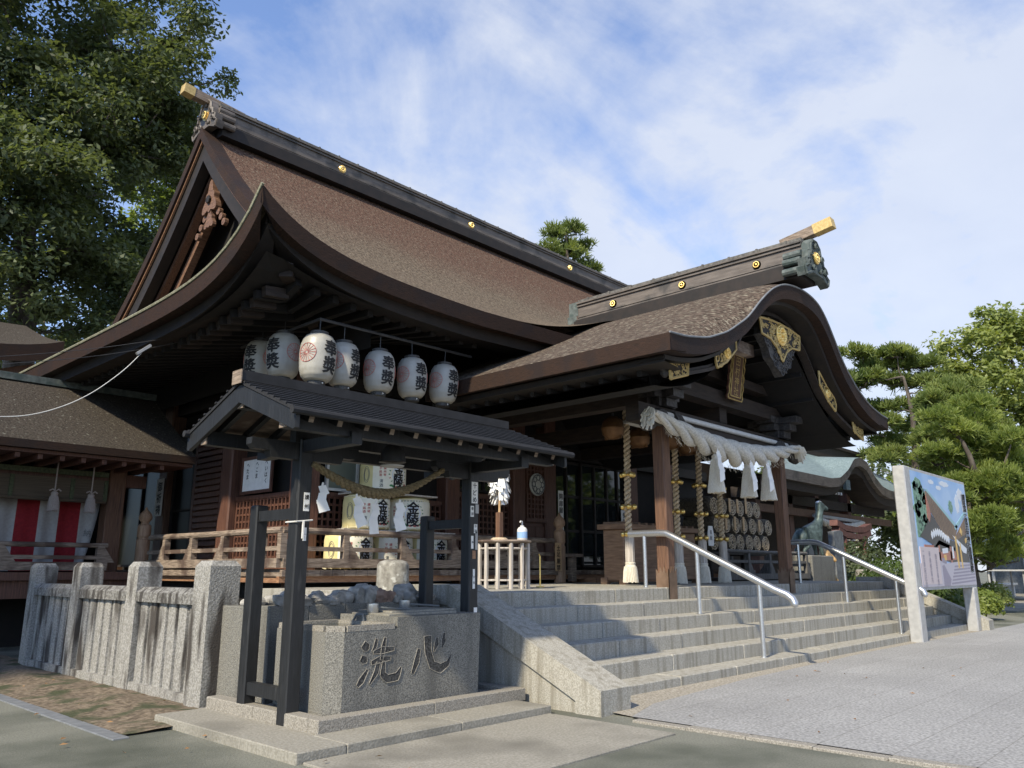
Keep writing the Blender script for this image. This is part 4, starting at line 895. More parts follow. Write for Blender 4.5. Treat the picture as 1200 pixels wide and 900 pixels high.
# straw rope with paper streamers
sr = thing('straw_rope', 'thin brown twisted straw rope slung between the shelter posts', 'rope', (5.1, 6.45, 2.15))
pts = []; rr = []
for i in range(120):
    t = i / 119; x = TX[0] + .06 + t * (TX[1] - TX[0] - .55); pts.append((x, 6.42, 2.40 - .27 * math.sin(math.pi * t) ** 1.0 - .03 * (1 - t) + .06 * t)); rr.append(.028 + .026 * math.sin(math.pi * min(1, t * 1.15)))
twist(MB(), pts, rr, 3, 9, 7, fat=.58).build('rope', 'straw', sr, smooth=True)
def sh_t(i, x, z, lab, s=1.0, rot=0):
    o = tag(shide(MB(), lambda u, v, d: (x + u * s, 6.37 - d, z + v * s), .9, .17, 3).build('paper_streamer', 'paper', None, origin=(x, 6.37, z)), lab, 'streamer', 'paper streamers on the straw rope'); o.rotation_euler = (0, R(rot), R(10 * (i % 3 - 1)))
sh_t(0, 4.27, 2.20, 'white paper streamer nearest the left shelter post', .7, 8); sh_t(1, 4.66, 2.12, 'paper streamer hanging in front of the yellow side of the middle row barrel', .8); sh_t(2, 4.90, 2.07, 'paper streamer hanging in front of the middle row barrel label', .85, 20); sh_t(3, 5.2, 2.10, 'paper streamer between the two middle row barrels', .8, 10)

# ------------------------------------------------------------------ stone basin
bs = thing('stone_basin', 'grey granite water basin carved with two large characters', 'basin', (5.2, 6.5, .14))
lo = [(4.42, 6.13), (5.02, 6.13), (5.02, 7.05), (4.30, 7.05), (4.30, 6.25)]
b = MB(); b.prism(lo, lambda u, v: (u, v, .14), lambda u, v: (u, v, .86)); o = b.build('lower_block', 'granite_b', bs)
b = MB(); rim = lo + [lo[0]]
for p, q in zip(rim, rim[1:]): b.bar((p[0] + (.03 if p[0] < 4.5 else -.03), p[1] + (.03 if p[1] < 6.5 else -.03), .885), (q[0] + (.03 if q[0] < 4.5 else -.03), q[1] + (.03 if q[1] < 6.5 else -.03), .885), .065, .05)
b.build('rim', 'granite_l', o)
MB().box(4.36, 5.0, 6.2, 7.0, .86, .878).build('water', 'water', bs)
b = MB(); b.loft([[(5.022, 6.13, .14), (6.10, 6.13, .14), (6.10, 7.05, .14), (5.022, 7.05, .14)], [(5.022, 6.13, .965), (6.13, 6.13, .965), (6.13, 7.05, .965), (5.022, 7.05, .965)]]); b.build('upper_block', 'granite_b', bs)
b = MB(); b.cbox(5.05, 5.95, 6.3, 6.9, .965, .985, .006); b.cbox(5.2, 6.08, 6.45, 7.0, .985, 1.0, .006); b.build('ladle_rest', 'slab', bs)
b = MB(); b.tube([(4.98, 6.8, .88), (4.98, 6.72, .97), (4.98, 6.62, .97), (4.98, 6.6, .9)], .012, 6); b.build('spout', 'slate', bs)
def brush(name, strokes, x0, z0, s, par):
    "carved brush strokes: each a list of (u, v, width)"
    b = MB(); e = MB()
    for k, S_ in enumerate(strokes):
        n = len(S_); L_, R_ = [], []
        P = []
        for i in range(n - 1):
            for j in range(4): t = j / 4; P.append([S_[i][c] * (1 - t) + S_[i + 1][c] * t for c in range(3)])
        P.append(list(S_[-1]))
        for i, p in enumerate(P):
            q0, q1 = P[max(i - 1, 0)], P[min(i + 1, len(P) - 1)]; d = Vector((q1[0] - q0[0], q1[1] - q0[1])).normalized(); w = p[2] * .78
            L_.append((p[0] - d.y * w, p[1] + d.x * w)); R_.append((p[0] + d.y * w, p[1] - d.x * w))
        f = lambda u, v, dd: (x0 + u * s, 6.13 - dd - .0004 * k, z0 + v * s)
        b.grid([[f(*p, .0025) for p in L_], [f(*p, .0025) for p in R_]])
        e.tube([f(*p, .002) for p in L_ + R_[::-1] + L_[:1]], .004, 4)
    o = b.build(name, 'carve', par); e.build('cut_edge', 'granite_l', o)
M['carve'] = mat('carved_recess', (.02, .02, .02), (.10, .10, .095), .9, 60, thr=(.4, .75))
brush('carved_character', [[(.06, .92, .10), (.16, .84, .12), (.2, .80, .04)], [(.02, .66, .08), (.12, .60, .11), (.17, .56, .03)], [(-.04, .12, .05), (.05, .22, .09), (.2, .42, .04)],
    [(.40, 1.0, .05), (.37, .86, .06), (.30, .76, .03)], [(.62, 1.02, .04), (.58, .84, .07), (.54, .58, .05)], [(.32, .74, .04), (.55, .77, .09), (.86, .78, .05)], [(.28, .54, .05), (.5, .59, .09), (.78, .60, .05)], [(.46, .54, .07), (.42, .36, .08), (.26, .14, .03)], [(.60, .55, .05), (.58, .30, .09), (.70, .20, .10), (.95, .22, .11), (1.06, .40, .03)]], 4.60, .33, .45, bs)
brush('carved_character', [[(.12, .62, .06), (.06, .38, .09), (-.04, .16, .05)], [(.34, .86, .13), (.36, .55, .11), (.48, .28, .11), (.70, .20, .12), (.90, .28, .08), (1.0, .46, .02)], [(.60, .82, .04), (.58, .68, .08), (.52, .54, .02)], [(.80, .90, .03), (.78, .74, .08), (.74, .60, .02)]], 5.24, .36, .48, bs)
# fountain wall with rocks, old stone pillar
fw = thing('rock_bed_wall', 'low granite wall behind the basin carrying a bed of rocks', 'stone wall', (5.4, 7.5, 0))
b = MB(); sbox(b, 4.36, 6.62, 7.3, 7.5, .08, 1.05, 5); sbox(b, 4.36, 6.62, 7.503, 8.3, .08, 1.03, 3); b.build('wall_blocks', 'granite_b', fw)
def rock(x, y, z, sx, sy, sz, seed, m='rock'):
    bm = bmesh.new(); bmesh.ops.create_icosphere(bm, subdivisions=3, radius=1)
    for v in bm.verts:
        n = mnoise.noise(v.co * 1.1 + Vector((seed * 3.1, seed, 0))) * .45 + mnoise.noise(v.co * 2.6 + Vector((seed, 0, seed))) * .2
        v.co = Vector((v.co.x * sx, v.co.y * sy, v.co.z * sz)) * (1 + n)
        v.co.z = max(v.co.z, -sz * .55)
    me = bpy.data.meshes.new('rock'); bm.to_mesh(me); bm.free(); me.materials.append(M[m]); o = bpy.data.objects.new('rock', me); COL.objects.link(o); o.location = (x, y, z + sz * .5); return o
RL = ['flat grey rock at the left end of the rock bed', 'wedge shaped pale rock second from the left on the wall', 'jagged pale rock third from the left on the wall', 'angular light rock in the left half of the rock bed', 'broad pale slanted rock before the rounded stones', 'dark pointed grey rock left of the reddish round stones', 'tall grey boulder just left of the reddish round stone', 'reddish brown round stone on the rock bed', 'tan round stone right of the reddish one', 'small grey ball shaped stone in front of the stone pillar', 'big lichened grey boulder right of the stone pillar', 'rough whitish rock at the right end of the rock bed', 'low whitish rock beside the right brace post', 'dark rock behind the reddish round stones']
RS = [(4.55, 7.38, .12, .1, .09), (4.75, 7.38, .13, .1, .08), (4.95, 7.4, .13, .1, .09), (5.15, 7.38, .12, .1, .08), (5.3, 7.42, .14, .1, .10), (5.48, 7.42, .10, .1, .13), (5.63, 7.40, .11, .1, .13), (5.75, 7.36, .085, .08, .10), (5.87, 7.37, .085, .08, .095), (5.99, 7.33, .075, .075, .075), (6.2, 7.42, .16, .12, .13), (6.38, 7.38, .12, .1, .07), (6.52, 7.4, .1, .1, .06), (5.70, 7.62, .16, .12, .14)]
for i, (l, s) in enumerate(zip(RL, RS)): tag(rock(s[0], s[1], 1.045, *s[2:], seed=i * 1.7 + 1, m='rock_red' if i in (7, 8) else 'rock'), l, 'rock', 'rocks on the low wall behind the basin')
b = MB(); 
for k in range(70):
    x, y = rng.uniform(4.4, 6.5), rng.uniform(7.62, 8.25); r_ = rng.uniform(.05, .09); b.ball((x, y, 1.04 + r_ * .4), r_, 6, .7)
struct(b.build('cobble_bed', 'rock'), 'stuff')
b = MB(); b.lathe((6.55, 8.12, 1.0), [(.20, 0), (.205, .2), (.20, .46), (.17, .505), (.10, .525), (0, .53)], 18); tag(b.build('stone_pillar', 'pillar_stone', None, smooth=True, origin=(6.55, 8.12, 1.0)), 'short round lichen covered stone pillar behind the basin', 'stone pillar')
def ladle(x, y, z, a, lab):
    o = thing('ladle', lab, 'ladle', (x, y, z), 'ladles on the basin')
    b = MB(); b.lathe((x, y, z), [(.0, .004), (.055, 0), (.058, .005), (.058, .085), (.052, .085), (.05, .012), (0, .012)], 20); b.build('cup', 'steel', o, smooth=True)
    MB().tube([(x + .04 * math.cos(a), y + .04 * math.sin(a), z + .05), (x + .42 * math.cos(a), y + .42 * math.sin(a), z + .02)], .011, 8).build('handle', 'slate', o)
ladle(5.0 + .1, 6.62, .985, -.25, 'steel ladle at the left of the basin rest'); ladle(5.62, 6.75, 1.0, -.2, 'steel ladle at the right of the basin rest')

# ------------------------------------------------------------------ stone fence
fe = thing('stone_fence', 'weathered grey stone fence of square posts and close set slats', 'fence', (4.36, 11, 0))
FY = [8.42, 10.27, 12.13, 13.95]
for i, y in enumerate(FY):
    a = .15 if i else .175
    MB().loft([[(4.36 + sx * a, y + sy * a, 0) for sx, sy in ((-1, -1), (1, -1), (1, 1), (-1, 1))], [(4.36 + sx * a, y + sy * a, 1.44) for sx, sy in ((-1, -1), (1, -1), (1, 1), (-1, 1))], [(4.36 + sx * a * .75, y + sy * a * .75, 1.50) for sx, sy in ((-1, -1), (1, -1), (1, 1), (-1, 1))]]).build('post', 'fence_stone', fe)
for y0, y1 in zip(FY, FY[1:]):
    MB().prism([(-.15, 1.03), (-.15, 1.14), (-.08, 1.20), (.08, 1.20), (.15, 1.14), (.15, 1.03)], lambda u, v: (4.36 + u, y0 + .14, v), lambda u, v: (4.36 + u, y1 - .14, v)).build('coping_rail', 'rail_stone', fe)
    MB().box(4.22, 4.5, y0 + .15, y1 - .15, 0, .11).build('base_rail', 'fence_stone', fe)
    n = 6; w = (y1 - y0 - .32) / n
    for k in range(n):
        yc = y0 + .16 + w * (k + .5); h = w * .46
        MB().loft([[(4.36 - .095, yc - h * .8, z), (4.36 - .105, yc, z), (4.36 - .095, yc + h * .8, z), (4.36 - .0, yc + h, z), (4.36 + .09, yc, z), (4.36 - .0, yc - h, z)] for z in (.11, 1.03)]).build('slat', 'fence_stone', fe)

# ------------------------------------------------------------------ paper lanterns
LP = [((6.62, 10.2, 4.56), 1.04, -35, 'largest paper lantern at the corner showing its pale red crest disc', 'mon'), ((7.12, 10.25, 4.56), .97, 20, 'paper lantern just right of the corner one, partly hidden behind it', ''), ((7.8, 10.2, 4.555), .96, 0, 'first of the three lanterns hanging apart on the right', ''), ((8.5, 10.2, 4.58), .96, 2, 'middle of the three lanterns hanging apart on the right', ''), ((9.23, 10.2, 4.60), .96, 4, 'rightmost paper lantern under the front eave', ''), ((6.62, 11.2, 4.78), 1.02, -72, 'second lantern from the left with a red wheel crest cut by the corner lantern', ''), ((6.66, 12.0, 4.84), .98, -72, 'leftmost paper lantern under the side eave', '')]
lan = None
def make_lantern():
    o = thing('paper_lantern', LP[0][3], 'lantern', (0, 0, 0), 'paper lanterns under the eaves')
    prof = [(.11, -.345), (.17, -.325), (.215, -.27), (.24, -.18), (.25, -.05), (.252, .08), (.245, .18), (.222, .265), (.18, .325), (.12, .35)]
    pp_ = []
    for i in range(len(prof) - 1):
        for j in range(4):
            t = j / 4; pp_.append((prof[i][0] * (1 - t) + prof[i + 1][0] * t + (.0022 if j % 2 else 0), prof[i][1] * (1 - t) + prof[i + 1][1] * t))
    bd = MB().lathe((0, 0, 0), pp_ + [prof[-1]], 32).build('paper_body', 'lantern', o, smooth=True)
    MB().lathe((0, 0, 0), [(0, .35), (.125, .345), (.13, .39), (.11, .395), (.105, .37), (0, .37)], 20).build('top_ring', 'iron', o); MB().lathe((0, 0, 0), [(0, -.40), (.12, -.40), (.125, -.345), (0, -.335)], 20).build('bottom_ring', 'iron', o)
    MB().tube([(0, 0, .39), (0, 0, .62)], .008, 5).build('hanger', 'iron', o); MB().ball((.0, -.12, -.37), .014, 6).build('bulb_cap', 'white', o)
    def rad(z): return float(np.interp(z, [p[1] for p in prof], [p[0] for p in prof])) + .006
    def wrap(a0): return lambda u, v: (rad(v) * math.sin(a0 + u / .25), -rad(v) * math.cos(a0 + u / .25), v)
    t = MB(); write(t, '奉奬', wrap(0), .25, 0, .125, 1.0, bold=.035); write(t, '奉奬', wrap(math.pi), .25, 0, .125, 1.0, bold=.035); t.build('lettering', 'ink', bd)
    c = MB()
    for a0 in (-1.45, 1.45):
        f = wrap(a0)
        c.tube([f(.135 * math.cos(a), .03 + .135 * math.sin(a)) for a in [2 * math.pi * k / 32 for k in range(33)]], .004, 4)
        for k in range(16):
            a = 2 * math.pi * k / 16; c.tube([f(r * math.cos(a), .03 + r * math.sin(a)) for r in (.02, .06, .10, .132)], .0028, 4)
    c.build('wheel_crest', 'redink', bd)
    return o
lan = make_lantern()
for i, (p, s, rz_, lab, kind) in enumerate(LP):
    o = lan if i == 0 else dup(lan, None, lab)
    o.location = p; o.scale = (s * 1.06, s * 1.06, s * 1.04); o.rotation_euler = (R(1.5 * math.sin(i * 2)), R(1.5 * math.cos(i * 3)), R(rz_ + (48 if i == 0 else 0)))
b = MB(); b.tube([(6.62, 12.6, 5.2), (6.62, 10.2, 5.2), (9.9, 10.2, 5.24)], .025, 6); tag(b.build('lantern_bar', 'iron', None, origin=(7, 10.2, 5.2)), 'thin dark bar under the eave carrying the paper lanterns', 'bar')

# ------------------------------------------------------------------ sake barrels
def make_barrel():
    o = thing('sake_barrel', '', 'barrel', (0, 0, 0), 'straw wrapped sake barrels behind the railing')
    r = .44; H_ = .64
    MB().lathe((0, 0, 0), [(.36, 0), (.41, .015), (.435, .05), (r, .12), (r, .5), (.43, .57), (.40, .62), (.34, .645), (.2, .65), (0, .65)], 32).build('straw_wrap', 'komo_y', o, smooth=True)
    def wr(u, v, d=.004):
        rr_ = float(np.interp(v, [0, .015, .05, .12, .5, .57, .62], [.36, .41, .435, r, r, .43, .40])) + d; a = u / r
        return (rr_ * math.sin(a), -rr_ * math.cos(a), v)
    lb = MB().grid([[wr(u, v) for v in lin(.045, .60, 10)] for u in lin(-.5, .5, 24)]).build('label', 'komo_w', o, smooth=True)
    b = MB()
    b.add([wr(.02, .33, .0065)] + [wr(.02 + .155 * math.cos(a), .33 + .155 * math.sin(a), .0065) for a in [2 * math.pi * k / 28 for k in range(28)]], [(0, 1 + k, 1 + (k + 1) % 28) for k in range(28)]); b.build('white_disc', 'blue_w', lb)
    t = MB(); write(t, '金陵', lambda u, v: wr(u, v, .010), .25, .02, .435, .93, bold=.04); t.build('lettering', 'ink', lb)
    t = MB(); write(t, '讃州琴', lambda u, v: wr(u, v, .007), .055, -.27, .44, 1.15, bold=.02); write(t, '平銘酒', lambda u, v: wr(u, v, .007), .055, -.35, .44, 1.15, bold=.02); t.build('red_lettering', 'redink', lb)
    t = MB(); write(t, '清酒', lambda u, v: wr(u, v, .007), .07, -.33, .2, 1.15, bold=.02); write(t, '登録商標清酒金陵', lambda u, v: wr(u, v, .007), .036, -.2, .565, 1.6, False); t.build('small_lettering', 'slate', lb)
    g = MB(); rd_ = MB()
    for k in range(18):
        a = 2 * math.pi * k / 18; u, v = .02 + .205 * math.cos(a), .33 + .2 * math.sin(a)
        (rd_ if (k % 6 == 4) else g).add([wr(u + .022 * math.cos(q + a), v + .014 * math.sin(q), .007) for q in (0, 1.57, 3.14, 4.71)], [(0, 1, 2, 3)])
    for u, v, mm in ((-.14, .12, g), (-.09, .10, g), (.17, .12, g), (-.03, .095, rd_), (.06, .09, rd_), (.12, .10, rd_), (.2, .15, rd_)): mm.add([wr(u + .04 * math.cos(q), v + .022 * math.sin(q), .0072) for q in (0, .8, 1.57, 2.4, 3.14, 3.9, 4.71, 5.5)], [tuple(range(8))])
    g.build('green_leaf_print', 'green_p', lb); rd_.build('red_flower_print', 'redink', lb)
    e = MB(); f = lambda a, rr_: wr(-.64 + .07 * math.cos(a) * rr_, .33 + .15 * math.sin(a) * rr_, .005)
    for rr_ in (1, .75): e.tube([f(2 * math.pi * k / 24, rr_) for k in range(25)], .004, 4)
    e.build('oval_stamp', 'slate', lb)
    c = MB()
    for z in (.035, .60): c.tube([((.42 if z < .1 else .415) * math.cos(a), (.42 if z < .1 else .415) * math.sin(a), z) for a in [2 * math.pi * k / 28 for k in range(29)]], .014, 5)
    for k in range(5): a = 2 * math.pi * k / 5; c.tube([(.4 * math.cos(a), .4 * math.sin(a), .61), (.05, 0, .70), (-.4 * math.cos(a), -.4 * math.sin(a), .61)], .010, 4)
    for k in range(14): a = 2 * math.pi * k / 14; c.tube([(.43 * math.cos(a), .43 * math.sin(a), .06), (.45 * math.cos(a + .05), .45 * math.sin(a + .05), .02), (.40 * math.cos(a + .12), .40 * math.sin(a + .12), .0)], .012, 4)
    c.build('binding_rope', 'komo', o)
    return o
M['blue_w'] = mat('pale_disc', (.66, .70, .76), None, .8)
bar0 = make_barrel(); BY_ = 12.28
BP = [((8.85, 1.42), 5, 'bottom row sake barrel at the left end'), ((9.80, 1.42), 0, 'bottom row sake barrel in the middle behind a railing post'), ((10.7, 1.42), 3, 'bottom row sake barrel at the right end behind the black brace post'), ((9.22, 2.13), 4, 'middle row sake barrel on the left behind the hanging paper streamers'), ((10.22, 2.13), -28, 'middle row sake barrel on the right with its label fully in view'), ((9.58, 2.83), 2, 'single sake barrel on top of the stack')]
for i, ((x, z), a, lab) in enumerate(BP):
    o = bar0 if i == 0 else dup(bar0); o.location = (x, BY_, z); o.rotation_euler = (0, 0, R(a)); o['label'] = lab
for z, x0, x1, lab in ((2.09, 8.45, 11.15, 'pale board between the bottom and middle rows of sake barrels'), (2.79, 8.85, 10.65, 'pale board between the middle and top rows of sake barrels')): tag(MB().box(x0, x1, BY_ - .4, BY_ + .4, z, z + .03).build('shelf_board', 'pale_wood', None, origin=(9.8, BY_, z)), lab, 'board')

# ------------------------------------------------------------------ purification stand
ps = thing('round_stand', 'round stand on many thin pale legs at the top of the steps', 'stand', (9.1, 8.6, 1.12))
b = MB(); b.lathe((9.1, 8.6, 1.81), [(.42, 0), (.43, .015), (.42, .035), (0, .035)], 30); b.build('top', 'grey_wood', ps)
for k in range(12):
    a = 2 * math.pi * k / 12; MB().cbox(9.1 + .38 * math.cos(a) - .025, 9.1 + .38 * math.cos(a) + .025, 8.6 + .38 * math.sin(a) - .025, 8.6 + .38 * math.sin(a) + .025, 1.12, 1.80, .006).build('leg', 'pale_wood', ps)
b = MB(); b.tube([(9.1 + .37 * math.cos(a), 8.6 + .37 * math.sin(a), 1.25) for a in [2 * math.pi * k / 24 for k in range(25)]], .015, 5); b.tube([(9.1 + .37 * math.cos(a), 8.6 + .37 * math.sin(a), 1.72) for a in [2 * math.pi * k / 24 for k in range(25)]], .015, 5); b.build('hoop', 'pale_wood', ps)
wd = thing('paper_wand', 'white shaggy paper wand standing upright on the round stand', 'wand', (9.0, 8.6, 1.845))
MB().cbox(8.955, 9.045, 8.555, 8.645, 1.845, 2.27, .008).build('holder', 'brown', wd); MB().tube([(9.0, 8.6, 2.25), (9.0, 8.6, 2.6)], .018, 8).build('stick', 'tag', wd)
b = MB(); b.lathe((9.0, 8.6, 1.845), [(.14, 0), (.13, .02), (.1, .04), (0, .045)], 16); b.build('foot', 'hemp', wd)
b = MB()
for k in range(170):
    z = rng.uniform(2.5, 3.05); a = rng.uniform(0, 6.3); r_ = (.06 + .07 * math.sin(math.pi * min(1, (z - 2.42) / .75))) * rng.uniform(.5, 1.1); c = Vector((9.0 + r_ * math.cos(a), 8.6 + r_ * math.sin(a), z)); n = Vector((math.cos(a), math.sin(a), 0)); t = Vector((-n.y, n.x, 0)) * .03
    d = Vector((n.x * .05, n.y * .05, -.13)); b.add([c - t, c + t, c + t + d, c - t + d * .9], [(0, 1, 2, 3)])
b.build('paper_strips', 'paper', wd)
bt = thing('sanitizer_bottle', 'white pump bottle with blue label on the round stand', 'bottle', (9.36, 8.45, 1.845))
b = MB(); b.lathe((9.36, 8.45, 1.845), [(0, 0), (.075, 0), (.08, .01), (.08, .17), (.06, .2), (.03, .215), (.03, .235), (0, .235)], 18); b.build('body', 'white', bt, smooth=True); MB().lathe((9.36, 8.45, 1.845), [(.081, .04), (.0815, .045), (.0815, .13), (.081, .135)], 18).build('label', 'sky_p', bt)
b = MB(); b.tube([(9.36, 8.45, 2.08), (9.36, 8.45, 2.14), (9.30, 8.43, 2.14), (9.29, 8.43, 2.12)], .012, 6); b.build('pump', 'white', bt)
for i, (x, m, lab) in enumerate(((9.95, 'iron', 'dark thin rod standing right of the round stand'), (10.3, 'brass', 'pale thin rod with hooked top right of the round stand'))):
    b = MB(); b.tube([(x, 8.9, 1.12), (x, 8.9, 1.62), (x - .03, 8.9, 1.66)], .012, 6); b.lathe((x, 8.9, 1.12), [(.07, 0), (.07, .015), (.02, .02)], 12); tag(b.build('thin_rod', m, None, origin=(x, 8.9, 1.12)), lab, 'rod')
# ------------------------------------------------------------------ corridor building on the left
cb = thing('side_corridor', 'low corridor building with bark roof, rolled bamboo blinds and a red and white striped curtain', 'corridor', (2, 18, 0))
def cz(y): return 3.60 + .60 * (y - 15.35) + .02 * (y - 15.35) ** 2
b = MB(); b.grid([[(x, y, cz(y) + (.0)) for y in lin(15.35, 17.7, 14)] for x in lin(-6, 7.3, 40)]); b.grid([[(x, 35.4 - y, cz(y)) for y in lin(15.35, 17.7, 5)] for x in lin(-6, 7.3, 5)]); cr = b.build('roof', 'bark_grey', cb, smooth=True)
b = MB(); b.box(-6, 7.3, 17.55, 17.85, cz(17.7) - .06, cz(17.7) + .08); b.build('ridge', 'verdigris', cr)
b = MB(); b.box(-6, 7.3, 15.35, 15.7, 3.46, 3.597); b.build('roof_edge', 'bark_edge', cr); b = MB(); b.box(-6, 7.3, 15.5, 16.9, 3.40, 3.458); b.build('eave_board', 'red', cr)
for k in range(24): MB().box(-1.6 + k * .36, -1.52 + k * .36, 15.56, 17, 3.31, 3.395).build('rafter', 'red', cb)
MB().box(-6, 7.0, 16.9, 17.1, 3.05, 3.3).build('lintel', 'red', cb)
for px in (6.42, 3.2, 0): MB().cbox(px - .17, px + .17, 16.85, 17.2, 1.2, 3.4, .02).build('pillar', 'brown', cb)
MB().box(-6, 7.0, 16.3, 19.5, 1.22, 1.36).build('floor', 'red', cb); MB().box(-6, 7.0, 16.42, 16.5, .9, 1.22).build('floor_beam', 'red', cb)
MB().box(-6, 7.1, 19.4, 19.5, 1.36, 4.5).build('back_wall', 'soffit', cb); MB().box(-6, 7.1, 17.5, 19.4, -.05, 1.2).build('underfloor_shade', 'soffit', cb)  # second box: darkness of the open space below the floor, put in as colour
railing('railing', cb, (-3, 16.45), (6.2, 16.45), (.3, .55, .8, .985), z0=1.36, top=1.86, mid=(1.63,), r=.045)
# blinds with green brocade borders and tassels
bl = thing('bamboo_blind', 'rolled down bamboo blind with green brocade edging along the corridor front', 'blind', (4.2, 16.8, 2.75))
MB().box(1.5, 6.2, 16.79, 16.81, 2.74, 3.14).build('blind_slats', 'bamboo', bl); MB().box(1.5, 6.2, 16.765, 16.788, 3.2, 3.3).build('valance', 'green_cloth', bl)
for x in (2.2, 3.35, 4.50, 5.55, 6.17): MB().box(x - .035, x + .035, 16.765, 16.788, 2.72, 3.14).build('brocade_band', 'green_cloth', bl)
MB().tube([(1.5, 16.8, 2.72), (6.2, 16.8, 2.72)], .04, 8).build('rolled_edge', 'bamboo', bl)
for x, lab in ((5.16, 'grey cord tassel on the left hanging before the bamboo blind'), (6.36 - .55, 'grey cord tassel on the right hanging before the bamboo blind')):
    o = thing('blind_tassel', lab, 'tassel', (x, 16.5, 2.4), 'tassels on the corridor blind'); MB().tube([(x, 16.5, 2.84), (x, 16.5, 3.4)], .013, 5).build('cord', 'tassel_grey', o); tassel(MB(), x, 16.5, 2.48, 2.84, .065, .095, 18).build('tassel', 'tassel_grey', o)
    MB().tube([(x - .1, 16.48, 2.85), (x - .05, 16.46, 2.88), (x, 16.46, 2.84), (x + .05, 16.46, 2.88), (x + .1, 16.48, 2.85)], .014, 5).build('bow', 'tassel_grey', o)
cu = thing('striped_curtain', 'red and white striped curtain hanging in the corridor bay', 'curtain', (4.5, 17.25, 1.4))
for i in range(13):
    x0 = 6.26 - .37 * (i + 1); x1 = 6.26 - .37 * i
    P = [[(u - .10 * (z - 2.8) * -.6 * (0), 17.25 + .035 * math.sin(u * 7) + .02 * math.sin(u * 19), z) for z in lin(1.38, 2.95, 8)] for u in lin(x0, x1, 14)]
    if i == 0: P = [[(u - .16 * max(0, (2.7 - z)) ** 1.3 * ((u - x0) / (x1 - x0)), y, z) for (u, y, z) in r] for r in P]
    MB().grid(P).build('curtain_panel', 'white_cloth' if i % 2 == 0 else 'red_cloth', cu, smooth=True)
t = MB(); write(t, '奉納', lambda u, v: (6.05 + u, 17.16, 2.6 + v), .15, 0, 0, 3.2); t.build('lettering', 'slate', cu)
# building at the far left
fl = thing('far_left_building', 'dark bark roofed building edge beyond the corridor at the far left', 'building', (2, 24, 0))
b = MB(); P = [[(x, y, 6.55 + .45 * (y - 21.5) + .5 * math.exp(-(6.5 - x) / 1.2) * math.exp(-(y - 21.5) / 2)) for y in lin(21.5, 25, 10)] for x in lin(-6, 6.5, 30)]; b.grid(P); r_ = b.build('roof', 'bark_grey', fl, smooth=True)
b = MB(); b.grid([[p[0] for p in P], [(p[0][0], p[0][1], p[0][2] - .42) for p in P]]); b.grid([P[-1], [(p[0], p[1], p[2] - .42) for p in P[-1]]]); b.grid([[(p[0], p[1], p[2] - .42) for p in r] for r in P]); b.build('roof_edge', 'bark_edge', r_)
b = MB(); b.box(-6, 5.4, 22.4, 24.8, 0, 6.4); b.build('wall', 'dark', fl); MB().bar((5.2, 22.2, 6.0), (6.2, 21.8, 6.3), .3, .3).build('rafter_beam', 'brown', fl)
# cables and bracket on the left
def cable(lab, pts, r, m, cat='cable'):
    b = MB(); T = [Vector(p) for p in pts]
    for _ in range(4): T = [T[0]] + [v for p, q in zip(T, T[1:]) for v in (p * .75 + q * .25, p * .25 + q * .75)] + [T[-1]]
    return tag(b.tube(T, r, 6).build('cable', m, None, origin=pts[0]), lab, cat)
cable('white cable sagging from the eave bracket to the far left', [(-.6, 12.4, 3.55), (1.5, 12.4, 3.3), (2.97, 12.4, 3.42), (3.5, 12.4, 3.52), (4.1, 12.4, 3.85), (4.6, 12.4, 4.35), (4.85, 12.4, 4.70)], .0065, 'white')
cable('thin dark cable running from the bracket under the left eave', [(1, 13.6, 4.0), (3.9, 13.6, 4.7), (5.9, 13.0, 5.35), (6.0, 12.6, 5.45)], .005, 'iron')
cable('grey cable beside the dark one under the left eave', [(1, 13.4, 3.85), (3.9, 13.4, 4.55), (5.5, 13.2, 5.1), (5.9, 13.0, 5.3)], .005, 'iron')
b = MB(); b.box(5.75, 5.9, 12.5, 12.8, 5.28, 5.32); b.bar((4.78, 12.4, 4.68), (4.98, 12.4, 4.86), .05, .04); tag(b.build('cable_bracket', 'steel_dull', None, origin=(5.7, 12.6, 5.3)), 'grey metal cable bracket under the left eave', 'bracket')

# ------------------------------------------------------------------ straw bales on the right wing
k = 0
ST = thing('bale_rack', 'dark wooden rack holding the straw bales on the right wing', 'rack', (20.3, 10.9, 1.2))
for z in (1.80,): MB().box(18.95, 22.6, 10.5, 11.5, z, z + .07).build('rack_shelf', 'dark', ST)
for x in (19.0, 20.8, 22.5): MB().box(x, x + .09, 10.55, 10.64, 1.2, 1.8).build('rack_post', 'dark', ST)
BAL = [(0, j) for j in range(7)] + [(1, j) for j in range(7)] + [(2, j) for j in range(6)]
def make_bale():
    o = thing('straw_bale', '', 'bale', (0, 0, 0), 'stacked straw bales on the right wing')
    MB().lathe((0, 0, 0), [(0, 0), (.2, .0), (.245, -.04), (.26, -.12), (.25, -.5), (.26, -.9), (0, -.92)], 20, 'Y').build('straw_body', 'bale', o, smooth=True)
    b = MB()
    for r_ in (.07, .14, .2): b.tube([(r_ * math.cos(a), -.012, r_ * math.sin(a)) for a in [2 * math.pi * q / 18 for q in range(19)]], .014, 5)
    for q in range(8): a = q * math.pi / 4; b.tube([(.05 * math.cos(a), -.014, .05 * math.sin(a)), (.23 * math.cos(a + .3), -.005, .23 * math.sin(a + .3))], .012, 4)
    b.build('rope_binding', 'hemp', o); return o
bale0 = make_bale(); rows = ['bottom', 'middle', 'top']; words = ['first', 'second', 'third', 'fourth', 'fifth', 'sixth', 'seventh']
